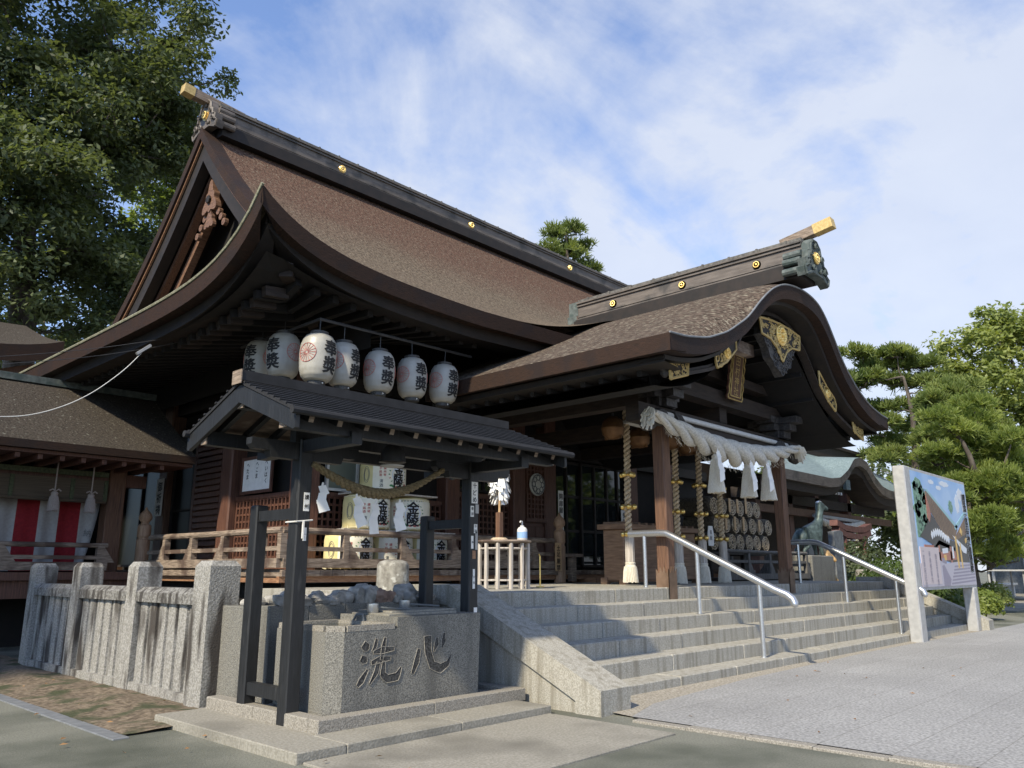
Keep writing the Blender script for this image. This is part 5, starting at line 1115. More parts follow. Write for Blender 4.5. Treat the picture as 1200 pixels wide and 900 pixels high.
for i, (r_, j) in enumerate(BAL):
    o = bale0 if i == 0 else dup(bale0); o.location = (19.2 + j * .50 + (.25 if r_ == 1 else .1 if r_ == 2 else 0), 10.55 + .02 * (j % 2), 2.13 + r_ * .47); o.rotation_euler = (0, R(37 * i), 0)
    o['label'] = '%s straw bale from the left in the %s row of the stack' % (words[j], rows[r_])
for i, (j, r_, h) in enumerate(((1, 1, .26), (2, 1, .24), (3, 1, .25), (4.9, 1, .22), (1.5, 2, .25), (2.4, 2, .25), (3.4, 2, .3))):
    x = 19.3 + j * .5; z = 2.0 + r_ * .47; tag(MB().cbox(x, x + .11, 10.5, 10.515, z, z + h * 1.5, .004).build('wooden_tag', 'tag', None, origin=(x, 10.5, z)), 'small wooden tag %s from the left on the %s row of bales' % (words[int(i % 4)], rows[r_]), 'tag', 'wooden tags on the straw bales')
o = tag(MB().prism([(-.12, 0), (.12, 0), (.16, .25), (.1, .5), (-.1, .5), (-.16, .25)], lambda u, v: (18.62 + u, 10.3, 2.0 + v), lambda u, v: (18.62 + u, 10.32, 2.0 + v)).build('white_tag', 'paper', None, origin=(18.6, 10.3, 2)), 'white paper tag hanging left of the straw bales', 'tag')
t = MB(); write(t, '奉献', lambda u, v: (18.62 + u, 10.297, 2.0 + v), .13, 0, .34); t.build('lettering', 'ink', o, origin=(18.6, 10.3, 2))

# ------------------------------------------------------------------ statues and stones beyond the right end of the platform
def skin(name, V, E, rad, m, origin, label, cat, sub=2, group=None):
    me = bpy.data.meshes.new(name); me.from_pydata([Vector(v) for v in V], E, []); ob = bpy.data.objects.new(name, me); COL.objects.link(ob)
    md = ob.modifiers.new('s', 'SKIN'); md.use_smooth_shade = True
    for i, r_ in enumerate(rad): me.skin_vertices[0].data[i].radius = (r_, r_) if not isinstance(r_, tuple) else r_
    me.skin_vertices[0].data[0].use_root = True
    ob.modifiers.new('b', 'SUBSURF').levels = sub
    dg = bpy.context.evaluated_depsgraph_get(); dg.update(); m2 = bpy.data.meshes.new_from_object(ob.evaluated_get(dg)); bpy.data.objects.remove(ob)
    m2.materials.clear(); m2.materials.append(M[m])
    for p in m2.polygons: p.use_smooth = True
    o2 = bpy.data.objects.new(name, m2); COL.objects.link(o2); o2.location = origin; o2['_o'] = tuple(origin)
    return tag(o2, label, cat, group) if label else o2
DX, DY, DZ = 24.9, 10.4, 1.80
V = [(0, 0, .62), (-.42, 0, .60), (.38, 0, .66), (.62, 0, 1.12), (.74, 0, 1.62), (.78, 0, 1.90), (1.05, 0, 1.80), (1.22, 0, 1.72),   # 0-7 trunk, neck, head
     (.42, .17, .35), (.50, .18, .02), (.42, -.17, .35), (.50, -.18, .02), (-.5, .2, .40), (-.2, .26, .15), (-.48, .26, .02), (-.5, -.2, .40), (-.2, -.26, .15), (-.48, -.26, .02), (.68, .14, 2.06), (.68, -.14, 2.06), (-.62, 0, .72), (.55, .18, -.22), (.55, -.18, -.22), (-.5, .26, -.22), (-.5, -.26, -.22)]
E_ = [(0, 1), (0, 2), (2, 3), (3, 4), (4, 5), (5, 6), (6, 7), (2, 8), (8, 9), (2, 10), (10, 11), (1, 12), (12, 13), (13, 14), (1, 15), (15, 16), (16, 17), (5, 18), (5, 19), (1, 20), (9, 21), (11, 22), (14, 23), (17, 24)]
rad = [.34, .32, .33, .21, .15, .16, .12, .075, .13, .08, .13, .08, .17, .12, .07, .17, .12, .07, .04, .04, .05, .06, .06, .06, .06]
dr = skin('deer_statue', V, E_, rad, 'bronze', (DX, DY, DZ + .2), 'green bronze deer statue standing beyond the right porch column', 'statue')
dr.rotation_euler = (0, 0, R(-25)); dr.scale = (.74, .74, .74)
e = MB();
for s in (-1, 1): e.ball((.95, s * .10, 1.90), .03, 8)
e.build('eye', 'iron', dr, origin=(0, 0, 0))
b = MB(); b.lathe((.74, 0, 2.02), [(.0, .08), (.10, .05), (.13, .0), (.10, -.04), (0, -.05)], 12); b.build('head_crest', 'paper', dr, origin=(0, 0, 0))
b = MB(); b.cbox(DX - .95, DX + .95, DY - .5, DY + .5, 0, .75, .03); b.cbox(DX - .85, DX + .85, DY - .42, DY + .42, .751, 1.835, .03); tag(b.build('statue_plinth', 'granite_b', None, origin=(DX, DY, 0)), 'stone plinth under the green bronze deer', 'plinth')
gx, gy = 25.9, 10.4
V = [(0, 0, .25), (0, -.05, .55), (-.03, -.08, .80), (-.05, -.1, 1.05), (.18, -.2, .72), (.22, -.35, .55), (-.2, -.2, .72), (-.22, -.35, .5), (.2, -.15, .05), (.32, -.3, -.1), (-.2, -.15, .05), (-.3, -.3, -.1), (-.05, -.2, 1.04)]
skin('golden_carving', V, [(0, 1), (1, 2), (2, 3), (2, 4), (4, 5), (2, 6), (6, 7), (0, 8), (8, 9), (0, 10), (10, 11), (3, 12)], [.23, .22, .15, .14, .09, .06, .09, .06, .14, .09, .14, .09, .06], 'golden_wood', (gx, gy, 1.1), 'golden wooden seated figure carving between the deer and the slate slab', 'carving')
tag(MB().cbox(gx - .45, gx + .45, gy - .4, gy + .3, 0, 1.0, .03).build('carving_plinth', 'granite_l', None, origin=(gx, gy, 0)), 'pale stone plinth under the golden carving', 'plinth')
tag(MB().prism([(-.42, 0), (.42, 0), (.42, 1.9), (.2, 1.96), (-.38, 1.9)], lambda u, v: (27.4 + u, 10.4, .75 + v), lambda u, v: (27.4 + u, 10.6, .75 + v)).build('slate_slab', 'slate', None, origin=(27.4, 10.5, .75)), 'upright dark slate slab in front of the small red gate', 'stone slab'); tag(MB().cbox(26.8, 28, 10.2, 10.8, 0, .75, .03).build('slab_base', 'granite_b', None, origin=(27.4, 10.5, 0)), 'stone base under the dark slate slab', 'base')
tag(MB().lathe((28.3, 10.0, 0), [(.28, 0), (.28, 1.2), (.26, 1.38), (.2, 1.42), (0, 1.42)], 16).build('round_post', 'granite_l', None, smooth=True, origin=(28.3, 10, 0)), 'pale round stone post right of the slate slab', 'post')
b = MB(); b.prism([(-.2, 0), (.2, 0), (.22, 1.6), (.05, 1.72), (-.2, 1.5)], lambda u, v: (26.5 + u, 11, 1 + v), lambda u, v: (26.5 + u, 11.15, 1 + v)); tag(b.build('stone_marker', 'granite_l', None, origin=(26.5, 11, 1)), 'slim pale stone marker behind the golden carving', 'stone marker')
tg = thing('red_gate', 'small faded red shrine gate behind the slate slab', 'gate', (32, 11.6, 0))
for x in (31.0, 33.0): MB().tube([(x, 11.6, 0), (x, 11.6, 3.0)], .14, 12).build('pillar', 'vermilion', tg)
T = [(30.2, 3.12), (31.0, 2.96), (32.0, 2.92), (33.0, 2.96), (33.8, 3.12)]
for z, m, nm, x0 in ((0, 'vermilion', 'top_beam', 0), (-.26, 'vermilion', 'under_beam', .15)):
    b = MB(); 
    for p, q in zip(T, T[1:]): b.bar((p[0] + (x0 if p[0] < 30.8 else 0), 11.6, p[1] + z), (q[0] - (x0 if q[0] > 33.5 else 0), 11.6, q[1] + z), .3, .22)
    b.build(nm, m, tg)
MB().box(30.6, 33.4, 11.52, 11.68, 2.3, 2.5).build('tie_beam', 'vermilion', tg)
# far shrine with green copper roof
fs_ = thing('copper_roofed_shrine', 'smaller shrine with green copper roof seen under the right end of the porch', 'shrine', (36, 16, 0))
def fk(x): t = abs(x - 37.2); return float(np.interp(t, [0, .8, 1.6, 2.6, 3.6, 9], [6.4, 6.25, 5.7, 5.27, 5.15, 5.15]))
P = [[(x, y, (fk(x) if y < 13.3 else max(fk(x), 5.5 + .0)) + .75 * (y - 12.8) - .0) for y in lin(12.8, 15.4, 12)] for x in lin(27.5, 45, 70)]
P = [[(p[0], p[1], max(5.15 + .68 * (p[1] - 12.8), fk(p[0]) + .12 * (p[1] - 12.8))) for p in r] for r in P]
b = MB(); b.grid(P); fr = b.build('roof', 'tile_green', fs_, smooth=True)
for dz0, dz1, dy, m in ((0, .38, 0, 'copper'), (.38, .7, .25, 'beam')):
    b = MB(); b.grid([[(r[0][0], 12.8 + dy, r[0][2] - dz0) for r in P], [(r[0][0], 12.85 + dy, r[0][2] - dz1) for r in P], [(r[0][0], 14 + dy, r[0][2] - dz1) for r in P]]); b.build('roof_edge', m, fr)
b = MB(); b.box(28, 44.5, 15.2, 15.7, 6.8, 7.4); b.box(27.8, 44.7, 15.1, 15.8, 7.4, 7.55); b.build('ridge', 'beam', fr)
crest(fr, 36.4, 15.2, 7.1, .14, 'Y'); MB().bar((35.6, 15.4, 7.55), (36.1, 15.4, 7.8), .12, .12).build('ridge_beam', 'beam', fr)
MB().box(28.5, 44, 16, 16.2, 0, 5.6).build('wall', 'beam', fs_)
for x in (29.5, 32.5, 35.3, 39.1): MB().box(x - .2, x + .2, 14.2, 14.6, 0, 5).build('column', 'red', fs_)
MB().box(28, 44, 14.2, 14.55, 4.1, 4.5).build('beam', 'beam', fs_); MB().box(28, 44, 13.9, 14.1, 3.6, 3.9).build('carved_beam', 'brown', fs_)
for k in range(26): MB().box(28.3 + k * .3, 28.42 + k * .3, 13.3, 13.35, 4.62, 4.74).build('rafter_end', 'white', fs_)
for x in (36.9, 35.2): MB().box(x - .25, x + .25, 13.35, 13.5, 4.95, 5.4).build('copper_plate', 'tile_green', fs_)
r2 = thing('small_white_rope', 'small white twisted rope with tassels on the far shrine front', 'rope', (36.3, 13.6, 3.3))
pts = [(33.6 + 5.4 * i / 80, 13.6, 3.2 + .35 * abs((i - 40) / 40) ** 1.6) for i in range(81)]; twist(MB(), pts, [.10 + .14 * (1 - abs((i - 40) / 40)) for i in range(81)], 3, 4, 7).build('rope', 'wrope', r2)
for x in (35.6, 36.6, 37.6): tassel(MB(), x, 13.55, 2.4, 3.05, .08, .2, 12).build('tassel', 'wtassel', r2)
tag(MB().tube([(33.6, 13.7, 3.65), (39.1, 13.7, 3.6)], .08, 8).build('grey_pole', 'steel_dull', None, origin=(33, 13.7, 4)), 'grey pole above the small white rope of the far shrine', 'pole')

# ------------------------------------------------------------------ picture board
sg = thing('picture_board', 'large board on two white posts with a printed picture of the shrine', 'sign board', (19.8, 5.2, 0))
for x in (17.55, 21.75): MB().cbox(x - .17, x + .17, 5.14, 5.38, 0, 3.5 if x < 18 else 1.0, .02).build('post', 'steel_dull', sg)
sf = MB().cbox(17.72, 22.0, 5.16, 5.36, 1.0, 3.5, .01).build('panel_frame', 'steel_dull', sg)
def art(name, m, polys, d):
    b = MB()
    for po in polys: b.prism(po, lambda u, v: (17.78 + u * 4.16, 5.158 - d, 1.06 + v * 2.38), lambda u, v: (17.78 + u * 4.16, 5.159, 1.06 + v * 2.38))
    return b.build(name, m, sf)
art('print_background', 'sky_p', [[(0, 0), (1, 0), (1, 1), (0, 1)]], .003)
def blob(cx, cy, rx, ry, n=22, s=0): return [(cx + rx * math.cos(2 * math.pi * k / n) * (1 + .18 * math.sin(k * 2.7 + s)), cy + ry * math.sin(2 * math.pi * k / n) * (1 + .18 * math.cos(k * 1.9 + s))) for k in range(n)]
art('cloud_print', 'cloud_p', [blob(.58, .95, .09, .025), blob(.47, .90, .05, .02, s=4), blob(.88, .88, .06, .06, s=1), blob(.80, .78, .04, .09, s=2), blob(.34, .94, .05, .02, s=3), blob(.93, .76, .03, .07, s=5)], .005)
rr_ = random.Random(5)
art('tree_print', 'green_pr', [[(.02, .42), (.2, .42), (.23, .62), (.21, .80), (.15, .93), (.08, .95), (.02, .88)]] + [blob(.12 + .09 * math.cos(k * 1.1), .55 + .04 * k, .035, .04, 12, k) for k in range(9)] + [blob(.66, .74, .04, .06)], .007)
art('tree_shade_print', 'dgreen', [blob(.06 + .13 * rr_.random(), .46 + .44 * rr_.random(), .012, .016, 8, k) for k in range(26)], .0085)
art('roof_print', 'roof_p', [[(.21, .84), (.26, .84), (.74, .54), (.66, .42), (.52, .44), (.42, .50), (.33, .60), (.27, .66), (.23, .60)], [(.66, .44), (.95, .68), (.95, .50), (.84, .47), (.74, .42)]], .009)
art('roof_streak_print', 'dark_p', [[(.27 + .032 * k, .80 - .020 * k), (.274 + .032 * k, .80 - .020 * k), (.33 + .028 * k, .60 - .018 * k), (.326 + .028 * k, .60 - .018 * k)] for k in range(12)], .0100)
art('ridge_print', 'teal_p', [[(.205, .86), (.25, .86), (.75, .56), (.73, .53)], [(.68, .545), (.70, .52), (.96, .70), (.95, .735)]], .0105)
art('gable_print', 'red_p', [[(.215, .82), (.25, .72), (.27, .64), (.235, .56), (.205, .60)], [(.30, .30), (.64, .32), (.66, .24), (.30, .22)], [(.10, .36), (.26, .36), (.26, .30), (.10, .30)], [(.33, .20), (.36, .20), (.36, .36), (.33, .36)], [(.54, .17), (.57, .17), (.57, .36), (.54, .36)]], .0112)
art('hall_print', 'dark_p', [[(.05, .43), (.20, .56), (.25, .66), (.32, .60), (.42, .49), (.52, .43), (.66, .41), (.92, .50), (.95, .44), (.93, .22), (.60, .20), (.38, .24), (.30, .34), (.20, .38)], [(.20, .30), (.36, .41), (.64, .35), (.64, .32), (.36, .37)]], .0108)
art('lantern_print', 'cloud_p', [blob(.25 + .036 * k, .45 + .03 * math.sin(k * .55), .018, .036, 10) for k in range(9)] + [[(.62, .47), (.88, .35), (.86, .30), (.80, .31), (.74, .36)], [(.40, .29), (.50, .30), (.50, .345), (.40, .335)], [(.58, .25), (.61, .25), (.61, .36), (.58, .36)]], .013)
art('post_print', 'yel_p', [[(.665, .16), (.695, .16), (.69, .46), (.665, .46)], [(.74, .16), (.765, .16), (.76, .40), (.74, .40)], [(.78, .50), (.80, .55), (.83, .52), (.81, .47)], [(.86, .44), (.90, .46), (.90, .42), (.87, .40)], [(.42, .23), (.46, .23), (.46, .28), (.42, .28)]], .0145)
art('step_print', 'mauve_p', [[(.0, .0), (1, 0), (1, .21), (.66, .22), (.42, .20), (.30, .24), (.0, .2)]], .0125)
art('riser_print', 'mauve_d', [[(.50 + .018 * k, .012 + .031 * k), (.985, .035 + .031 * k), (.985, .05 + .031 * k), (.50 + .018 * k, .028 + .031 * k)] for k in range(6)] + [[(.36, .0), (.47, .0), (.50, .06), (.40, .19), (.36, .18)], [(.37, .21), (.45, .2), (.45, .25), (.37, .25)]], .0135)
art('pale_panel_print', 'pink_p', [[(.02, .02), (.33, .02), (.33, .34), (.02, .34)]], .0145)
ta = MB()
for i, tx in enumerate(('一宮奉祝記念', '奉納御案内', '御造営奉賛')): write(ta, tx, lambda u, v: (17.78 + u, 5.158 - .0175, 1.06 + v), .14, .25 + .42 * i, .72 - .05 * i, .95)
ta.build('small_lettering', 'mauve_d', sf)
wb = MB(); write(wb, '讃岐国一宮田村神社御鎮座祭', lambda u, v: (17.78 + u, 5.158 - .0155, 1.06 + v), .165, 3.91, 2.06, .86, bold=.10, sx=1.9); wb.build('lettering_outline', 'cloud_p', sf)
ta = MB(); write(ta, '讃岐国一宮田村神社御鎮座祭', lambda u, v: (17.78 + u, 5.158 - .0175, 1.06 + v), .165, 3.91, 2.06, .86, bold=.02, sx=1.9); ta.build('large_lettering', 'dark_p', sf)

# ------------------------------------------------------------------ far right: table, pavilion, hedges
tp = thing('dome_pavilion', 'small open pavilion with pale blue domed roof and gilt finial at the far right', 'pavilion', (60, 11.4, 0))
b = MB(); b.lathe((60, 11.4, 2.95), [(2.3, 0), (2.26, .1), (1.9, .34), (1.3, .6), (.6, .78), (.15, .85), (0, .86)], 26); b.build('dome_roof', 'blue_pale', tp, smooth=True); b = MB(); b.lathe((60, 11.4, 3.78), [(.15, 0), (.25, .12), (.1, .25), (.2, .42), (.05, .62), (0, .7)], 12); b.build('finial', 'gold', tp, smooth=True)
for k in range(6): a = k * math.pi / 3 + .3; MB().cbox(60 + 1.95 * math.cos(a) - .08, 60 + 1.95 * math.cos(a) + .08, 11.4 + 1.95 * math.sin(a) - .08, 11.4 + 1.95 * math.sin(a) + .08, 0, 3.0, .02).build('post', 'steel_dull', tp)
b = MB(); b.lathe((60, 11.4, 0), [(1.8, .0), (1.8, 1.0), (1.7, 1.05), (1.7, 2.5), (0, 2.6)], 6); b.build('tiled_core', 'slate', tp)
for k in range(6): a = k * math.pi / 3; b = MB(); b.ball((60 + 2.0 * math.cos(a), 11.4 + 2.0 * math.sin(a), 2.4), .14, 8); b.build('hanging_ornament', 'gold', tp)
tt = thing('display_table', 'dark green display table with a white sheet at the far right', 'table', (44.5, 8.9, 0))
b = MB(); b.box(42.6, 47.5, 8.0, 9.6, 1.35, 1.42); b.build('table_top', 'steel_dull', tt); MB().box(42.65, 47.4, 8.0, 8.06, .75, 1.34).build('front_panel', 'dgreen', tt)
for x, y in ((42.8, 8.1), (42.8, 9.5), (47.2, 8.1), (47.2, 9.5)): MB().tube([(x, y, .06), (x, y, 1.35)], .05, 8).build('leg', 'steel_dull', tt)
tag(MB().box(44.4, 47.2, 7.95, 7.99, .82, 1.26).build('white_sheet', 'paper', None, origin=(45, 7.97, 1)), 'white sheet pinned on the dark green display table', 'sheet')
bn = thing('white_bench', 'pale bench behind the display table', 'bench', (48, 10, 0))
MB().box(46, 51, 10, 10.6, .62, .72).build('seat', 'white', bn)
for x in (46.3, 50.6): MB().box(x, x + .15, 10.1, 10.5, 0, .62).build('leg', 'white', bn)
struct(MB().box(33, 90, 6.6, 20, -.1, .012).build('far_path', 'slab'))
# ------------------------------------------------------------------ trees
def leaf_mesh(name, pts, nrm, size, m, parent, rs, asp=.5, cup=.0):
    "one rhombic leaf face per point; pts, nrm (n,3)"
    n = len(pts); a = rs.normal(size=(n, 3)); t = np.cross(nrm, a); t /= np.linalg.norm(t, axis=1)[:, None] + 1e-9; b = np.cross(nrm, t)
    L_ = (size * rs.uniform(.6, 1.3, n))[:, None]; W_ = L_ * asp
    v = np.stack([pts - t * L_, pts + b * W_ - t * L_ * .1, pts + t * L_, pts - b * W_ - t * L_ * .1], 1).reshape(-1, 3)
    o3 = np.array([float(q) for q in parent['_o']]); v = v - o3
    me = bpy.data.meshes.new(name); me.vertices.add(4 * n); me.vertices.foreach_set('co', v.astype(np.float32).ravel())
    me.loops.add(4 * n); me.loops.foreach_set('vertex_index', list(range(4 * n))); me.polygons.add(n); me.polygons.foreach_set('loop_start', list(range(0, 4 * n, 4)))
    me.update(); me.validate(); me.materials.append(M[m]); ob = bpy.data.objects.new(name, me); COL.objects.link(ob); ob['_o'] = [float(q) for q in o3]; ob.parent = parent; return ob
def branches(par, base, top, r0, clusters, rs, name='trunk', every=1, bend=.6, rb=.05):
    base, top = np.array(base, float), np.array(top, float); b = MB(); T = []
    for i in range(13):
        t = i / 12; p = base * (1 - t) + top * t + np.array([math.sin(t * 5) * bend * t, math.cos(t * 4) * bend * t, 0]); T.append(p)
    b.tube(T, [r0 * (1.25 if i == 0 else 1 - .8 * i / 12) for i in range(13)], 9); nodes = [(p, r0 * (1 - .8 * i / 12)) for i, p in enumerate(T)][3:]
    order = sorted(range(len(clusters)), key=lambda k: min(np.linalg.norm(clusters[k] - p) for p, _ in nodes))
    for k in order[::every]:
        c = clusters[k]; p, r_ = min(nodes, key=lambda q: np.linalg.norm(q[0] - c) + max(0, q[0][2] - c[2]) * 1.5); d = np.linalg.norm(c - p)
        if d < .3: continue
        mid = (p + c) / 2 + rs.normal(size=3) * d * .07 - np.array([0, 0, d * .06]); q1 = (p * .5 + mid * .5) + rs.normal(size=3) * d * .03
        rr_ = max(rb, min(r_ * .6, .02 + d * .03)); b.tube([p, q1, mid, c], [rr_, rr_ * .8, rr_ * .6, rb * .4], 5); nodes += [(mid, rr_ * .6), (c, rb * .6)]
    return b.build(name, 'trunk', par, smooth=True)
def crown(lobes, n, rs, keep=.0, freq=.35):
    "cluster centres on the outer part of several ellipsoidal lobes"
    out = []
    while len(out) < n:
        c, r_ = lobes[rs.integers(len(lobes))]; d = rs.normal(size=3); d /= np.linalg.norm(d); p = np.array(c) + d * np.array(r_) * (rs.random() ** .4)
        if mnoise.noise(Vector(p * freq)) > keep - .25: out.append(p)
    return np.array(out)
def broad(name, label, base, top, r0, lobes, nc, per, cs, size, m, seed, keep=0, every=2, loc=None, group=None, flat=.6):
    rs = np.random.default_rng(seed); o = thing(name, label, 'tree', base, group); cl = crown(lobes, nc, rs, keep)
    branches(o, base, top, r0, cl, rs, every=every)
    P = []; N_ = []
    for c in cl:
        k = int(per * rs.uniform(.6, 1.4)); d = rs.normal(size=(k, 3)); d /= np.linalg.norm(d, axis=1)[:, None]; q = c + d * (rs.random((k, 1)) ** .55) * np.array([cs, cs, cs * flat]) * rs.uniform(.7, 1.35)
        P.append(q); nn = d * .5 + rs.normal(size=(k, 3)) * .55 + np.array([0, 0, .75]); N_.append(nn / np.linalg.norm(nn, axis=1)[:, None])
    leaf_mesh('crown', np.concatenate(P), np.concatenate(N_), size, m, o, rs); return o
def pine(name, label, base, top, r0, pads, tufts, size, m, seed, nblade=9, group=None):
    "pads: (centre, radii) flattened cushions of needle tufts"
    rs = np.random.default_rng(seed); o = thing(name, label, 'tree', base, group); sub = []
    for c, r_ in pads:                                     # break each pad into smaller ragged tufts
        for q in range(5):
            a = rs.uniform(0, 6.3); d = rs.uniform(.15, .75); f = rs.uniform(.38, .62)
            sub.append(((c[0] + r_[0] * d * math.cos(a), c[1] + r_[1] * d * math.sin(a), c[2] + r_[2] * rs.uniform(-.7, .6)), (r_[0] * f, r_[1] * f, r_[2] * f * 1.15)))
    pads = sub
    branches(o, base, top, r0, np.array([np.array(p[0]) - np.array([0, 0, p[1][2] * .4]) for p in pads]), rs, bend=.9, rb=.06)
    w = np.array([p[1][0] * p[1][1] for p in pads]); w = w / w.sum(); P = []; Dn = []
    for (c, r_), f in zip(pads, w):
        k = max(6, int(tufts * f)); d = rs.normal(size=(k, 3)); d /= np.linalg.norm(d, axis=1)[:, None]; d[:, 2] = np.where(d[:, 2] < -.25, -d[:, 2], d[:, 2])
        bump = 1 + .35 * np.array([mnoise.noise(Vector(x * 1.8 + np.array(c))) for x in d])[:, None]
        q = np.array(c) + d * (rs.random((k, 1)) ** .4) * np.array(r_) * bump; P.append(q); Dn.append(d)
    P = np.concatenate(P); Dn = np.concatenate(Dn); k = len(P)
    P = np.repeat(P, nblade, 0); Dn = np.repeat(Dn, nblade, 0) * .6 + np.array([0, 0, .55]) + rs.normal(size=(k * nblade, 3)) * .55; Dn /= np.linalg.norm(Dn, axis=1)[:, None]
    L_ = size * rs.uniform(.7, 1.25, (len(P), 1)); s = np.cross(Dn, rs.normal(size=Dn.shape)); s /= np.linalg.norm(s, axis=1)[:, None]; wd = size * .085
    v = np.stack([P - s * wd, P + s * wd, P + Dn * L_ + s * wd * .5, P + Dn * L_ - s * wd * .5], 1).reshape(-1, 3) - np.array(base)
    n = len(P); me = bpy.data.meshes.new('needles'); me.vertices.add(4 * n); me.vertices.foreach_set('co', v.astype(np.float32).ravel()); me.loops.add(4 * n); me.loops.foreach_set('vertex_index', list(range(4 * n)))
    me.polygons.add(n); me.polygons.foreach_set('loop_start', list(range(0, 4 * n, 4))); me.update(); me.validate(); me.materials.append(M[m]); ob = bpy.data.objects.new('crown', me); COL.objects.link(ob); ob.parent = o; return o
# big evergreen on the left behind the hall
broad('camphor_tree', 'huge dark evergreen tree towering behind the left side of the hall', (8.2, 31, 0), (7.2, 30.8, 20), .75,
      [((7.75, 30.50, 24.50), (5.5, 4, 4.5)), ((10.75, 30.50, 21.00), (3.4, 3.5, 4.0)), ((9.25, 30.00, 17.50), (4.6, 3.5, 3.2)), ((4.75, 30.50, 20.00), (4.5, 4, 5)), ((8.75, 30.50, 13.00), (4.2, 3.5, 2.4)), ((3.75, 29.50, 13.50), (3.6, 3, 3)), ((6.25, 29.00, 16.50), (4, 3, 3)), ((11.85, 30.50, 17.20), (2.6, 2.8, 3.2)), ((1.25, 29.50, 23.00), (5, 4, 6)), ((7.75, 29.00, 20.00), (4.5, 3, 3.5)), ((7.75, 28.50, 10.80), (4.5, 3, 2.2)), ((11.75, 31.50, 13.20), (2.2, 2.5, 2.2)), ((5.45, 28.00, 13.50), (3.5, 3, 2.5))], 1000, 150, .82, .115, 'leafA', 11, keep=.0, every=3)
broad('camphor_tree', 'lighter green tree peeking out behind the hall ridge at the left', (19.5, 42, 0), (19.5, 42, 23), .5,
      [((19, 42, 24.5), (3.2, 3, 3.0)), ((22.6, 42, 25.0), (2.2, 2.2, 2.0)), ((16.5, 42, 22), (3, 3, 3)), ((18.5, 42, 18), (4, 3, 4))], 170, 110, .8, .15, 'leafB', 12, keep=.0, every=2)
broad('camphor_tree', 'dense tree low behind the corridor at the far left', (8, 38, 0), (8, 38, 11), .4, [((8, 38, 11.5), (6, 3, 3.5)), ((3, 38, 12), (5, 3, 4)), ((14, 39, 10.5), (3.5, 3, 3))], 190, 110, .9, .15, 'leafA', 13, every=4)
pine('small_pine', 'wispy pine top rising behind the ridge of the hall', (41.4, 33, 0), (41.4, 33, 24.5), .35, [((41.6, 33, 25.2), (1.3, 1.3, .6)), ((43.4, 33, 24.4), (1.2, 1.2, .5)), ((39.9, 33, 24.2), (1.3, 1.2, .5)), ((43.9, 33, 22.9), (1.3, 1.2, .5)), ((39.0, 33, 22.6), (1.2, 1.2, .5)), ((41.8, 33, 23.6), (1.5, 1.3, .6)), ((41, 33, 23.0), (1.3, 1.3, .8)), ((42.4, 33, 22.0), (1.3, 1.2, .6)), ((39.6, 33.2, 21.6), (1.4, 1.2, .55)), ((42.9, 32.6, 20.6), (1.3, 1.2, .5)), ((40.6, 33, 20.4), (1.7, 1.4, .6)), ((38.6, 33, 20.3), (1.2, 1.2, .5)), ((41.8, 33, 18.9), (1.8, 1.5, .6)), ((39.9, 33, 22.6), (.8, .8, .5))], 1700, .42, 'needle_d', 21, 8)
# pines and trees on the right
def fan(cx, cy, spec): return [((cx + u, cy + w, z), (a, a * .9, h)) for u, w, z, a, h in spec]
pine('tall_pine', 'tall open pine with layered pads behind the right porch eave', (46, 13.4, 0), (45.5, 13.3, 11.5), .35, fan(46, 13.3, [(-2.0, 1.0, 12.6, 1.5, .5), (-.6, .2, 12.9, 1.5, .55), (.9, -.4, 12.4, 1.7, .5), (2.0, -1, 11.6, 1.4, .45), (-2.6, 1.2, 11.3, 1.5, .5), (.2, -.2, 11.4, 1.7, .5), (1.6, -.8, 10.3, 1.5, .45), (-1.6, .8, 10.0, 1.6, .5), (.6, -.4, 9.2, 1.5, .45), (-2.2, 1, 8.8, 1.6, .45), (2.4, -1.2, 8.8, 1.4, .45), (-.6, .2, 8.0, 1.6, .45), (1.2, -.6, 7.2, 1.6, .5), (-1.6, .8, 7.2, 1.5, .45)]), 3600, .36, 'needle_d', 22, 9)
pine('garden_pine', 'broad bright green garden pine with cloud pads behind the picture board', (31, 7.3, 0), (30.4, 7.4, 5.6), .30, fan(30.6, 7.35, [(-.6, .2, 6.2, 1.3, .6), (.8, -.2, 6.6, 1.4, .6), (-1.0, .4, 5.3, 1.1, .5), (2.0, -.6, 6.0, 1.4, .55), (.3, -.6, 5.5, 1.7, .6), (1.6, -1.2, 4.9, 1.6, .6), (-.7, -.6, 4.4, 1.6, .6), (2.8, -1.0, 5.0, 1.2, .5), (-1.3, .2, 3.4, 1.2, .5), (.9, -1.2, 3.8, 1.8, .6), (2.4, -1.2, 3.9, 1.2, .5), (-.6, -1.0, 2.8, 1.6, .6), (1.5, -1.3, 2.7, 1.2, .5), (-1.2, -.2, 2.2, 1.1, .5), (.3, -.9, 1.9, 1.2, .5)]), 7600, .21, 'needle', 23, 10)
pine('garden_pine', 'darker pine with upswept pads between the tall pine and the broadleaf trees', (39, 9.2, 0), (39, 9.2, 8.3), .3, fan(39, 9.2, [(0, 0, 9.3, 1.3, .6), (1.1, -.4, 8.8, 1.4, .6), (-1.1, .4, 8.4, 1.3, .55), (.3, 0, 7.9, 1.7, .6), (2, -.8, 7.7, 1.4, .5), (-1.4, .6, 6.9, 1.4, .55), (1.2, -.4, 6.7, 1.6, .6), (0, 0, 5.8, 1.9, .6), (2.2, -.8, 5.9, 1.5, .5)]), 3300, .30, 'needle_d', 24, 9)
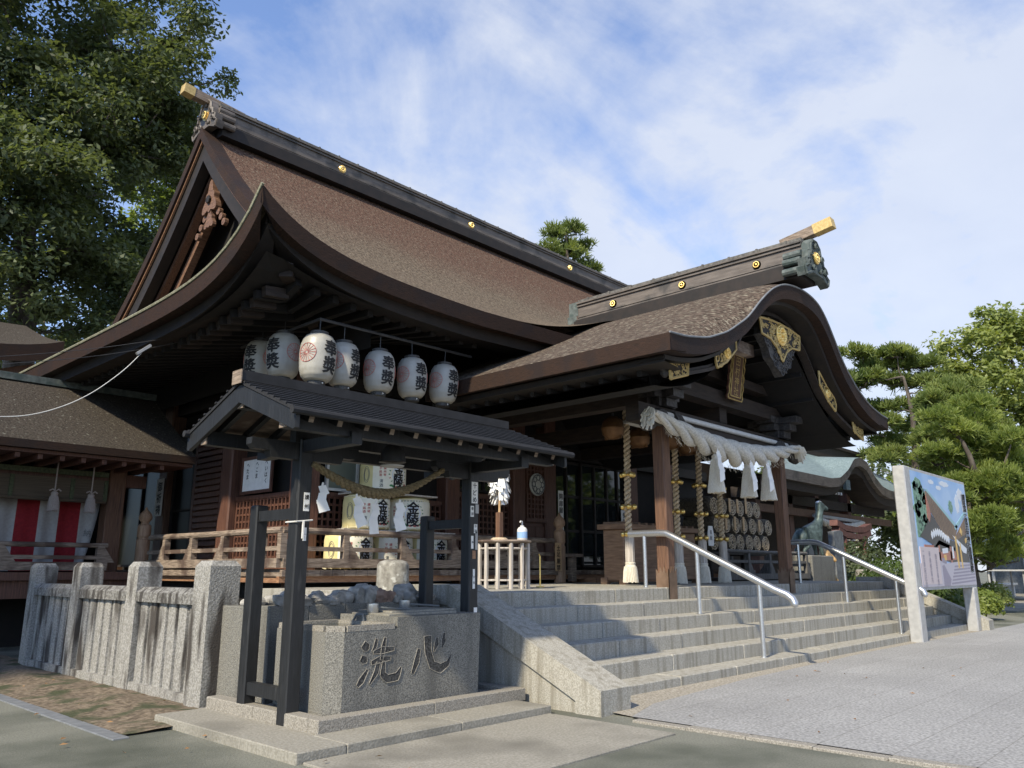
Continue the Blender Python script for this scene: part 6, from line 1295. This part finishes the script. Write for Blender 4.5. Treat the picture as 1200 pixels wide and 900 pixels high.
broad('broadleaf_tree', 'tall yellow green broadleaf tree at the far right', (52, 9.2, 0), (52, 9.2, 13), .45, [((52.5, 8.6, 15.6), (2.4, 2.2, 1.6)), ((51, 10.4, 13.6), (2.6, 2.2, 1.7)), ((53.5, 7.4, 13.4), (3, 2.6, 2)), ((50.6, 9.8, 11.2), (3.0, 2.4, 1.8)), ((53, 7.2, 10.4), (3.6, 3, 2.4)), ((50.8, 9.0, 8.0), (3, 2.6, 2.2)), ((53.5, 6.8, 6.8), (3.4, 3, 2.2)), ((55, 5.6, 12), (3, 3, 4))], 330, 90, .85, .16, 'leafC', 31, keep=.02, every=3)
broad('broadleaf_tree', 'mid green broadleaf tree low behind the garden pine', (60, 13, 0), (60, 13, 8), .4, [((60, 13, 8), (4, 4, 3.2)), ((63, 10, 7), (4, 3.5, 3.2)), ((58, 15.5, 7), (3.6, 3, 3)), ((66, 7.5, 7.5), (4, 4, 3.5))], 230, 80, 1.0, .2, 'leafB', 32, every=4)
broad('broadleaf_tree', 'dark green trees closing the view behind the blue domed pavilion', (78, 12, 0), (78, 12, 7), .4, [((78, 14, 7), (6, 5, 5)), ((80, 8, 7), (6, 5, 5)), ((76, 19, 7), (6, 5, 5))], 240, 70, 1.4, .28, 'shrub', 33, every=5)
broad('broadleaf_tree', 'grey green trees showing through the gap behind the copper roofed shrine', (62, 26, 0), (62, 26, 7), .4, [((62, 26, 6), (6, 5, 4)), ((70, 22, 6.5), (6, 5, 4.5))], 200, 60, 1.3, .27, 'leafA', 34, every=5)
def bush(label, c, r_, m, seed, n=2600, size=.07):
    rs = np.random.default_rng(seed); o = thing('shrub', label, 'shrub', (c[0], c[1], 0)); d = rs.normal(size=(n, 3)); d /= np.linalg.norm(d, axis=1)[:, None]; d[:, 2] = np.abs(d[:, 2]) * 1.0 - .25 * (rs.random(n) < .3)
    k = 1 + .22 * np.array([mnoise.noise(Vector(x * 2.6 + seed)) for x in d])[:, None]; P = np.array(c) + d * np.array(r_) * k * (rs.random((n, 1)) ** .25); nn = d + rs.normal(size=(n, 3)) * .5; nn /= np.linalg.norm(nn, axis=1)[:, None]
    P[:, 2] = np.maximum(P[:, 2], .04); leaf_mesh('foliage', P, nn, size, m, o, rs)
    b = MB()
    for q in range(7): a = q * .9; b.tube([(c[0] + .1 * math.cos(a), c[1] + .1 * math.sin(a), 0), (c[0] + r_[0] * .5 * math.cos(a), c[1] + r_[1] * .5 * math.sin(a), c[2] + r_[2] * .3)], .025, 5)
    b.build('stems', 'trunk', o); return o
bush('dark leafy shrub under the picture board beside the steps', (23.6, 6.8, .4), (1.5, 1.1, 1.0), 'shrub', 41, 4200)
bush('dark shrub behind the right end of the steps under the garden pine', (25.8, 8.2, .6), (2.2, 1.3, 1.2), 'shrub', 42, 4200)
bush('round clipped bright green bush right of the picture board', (31.3, 6.9, .35), (.62, .6, .62), 'leafC', 43, 3600, .05)
bush('low green bush next to the clipped one', (26.6, 6.25, .3), (.7, .6, .6), 'leafB', 44, 2400)
bush('green shrub in front of the far shrine under the pine branches', (30.5, 11.0, .9), (1.5, 1.3, 1.6), 'leafA', 45, 4200)

# broadleaf trees left of the view: the left forecourt lies in their shade
for k, (x, y, z, r_) in enumerate(((-13.5, 2.2, 9.5, 3.4), (-9.2, 13.2, 10, 3.8), (-10, 16.5, 11, 5.0))):
    broad('shade_tree', ('broadleaf tree on the left edge of the forecourt, nearest the viewer', 'broadleaf tree on the left edge of the forecourt, beside the fence', 'broadleaf tree on the left edge of the forecourt, beside the corridor')[k], (x, y, 0), (x, y, z), .3, [((x, y, z), (r_, r_, 3.2)), ((x + 1, y + 1, z - 2), (r_ * .8, r_ * .8, 2)), ((x - 1, y - 1, z + 1.5), (r_ * .7, r_ * .7, 2.5))], 210, 60, 1.1, .24, 'leafA', 51 + k, every=4)
for k, (x, y, z, r_) in enumerate(((46, -13, 6.5, 4.0), (58, -22, 8, 5.5), (66, -12, 7, 5.0), (44, -24, 8, 5))):
    broad('forecourt_tree', 'broadleaf tree %s across the forecourt, mirrored in the glass doors' % ('nearest', 'tallest', 'rightmost', 'farthest left')[k], (x, y, 0), (x, y, z), .3, [((x, y, z), (r_, r_, 3.4)), ((x + 1, y + 2, z - 2.2), (r_ * .8, r_ * .8, 2))], 130, 60, 1.3, .3, 'leafB', 71 + k, every=4)
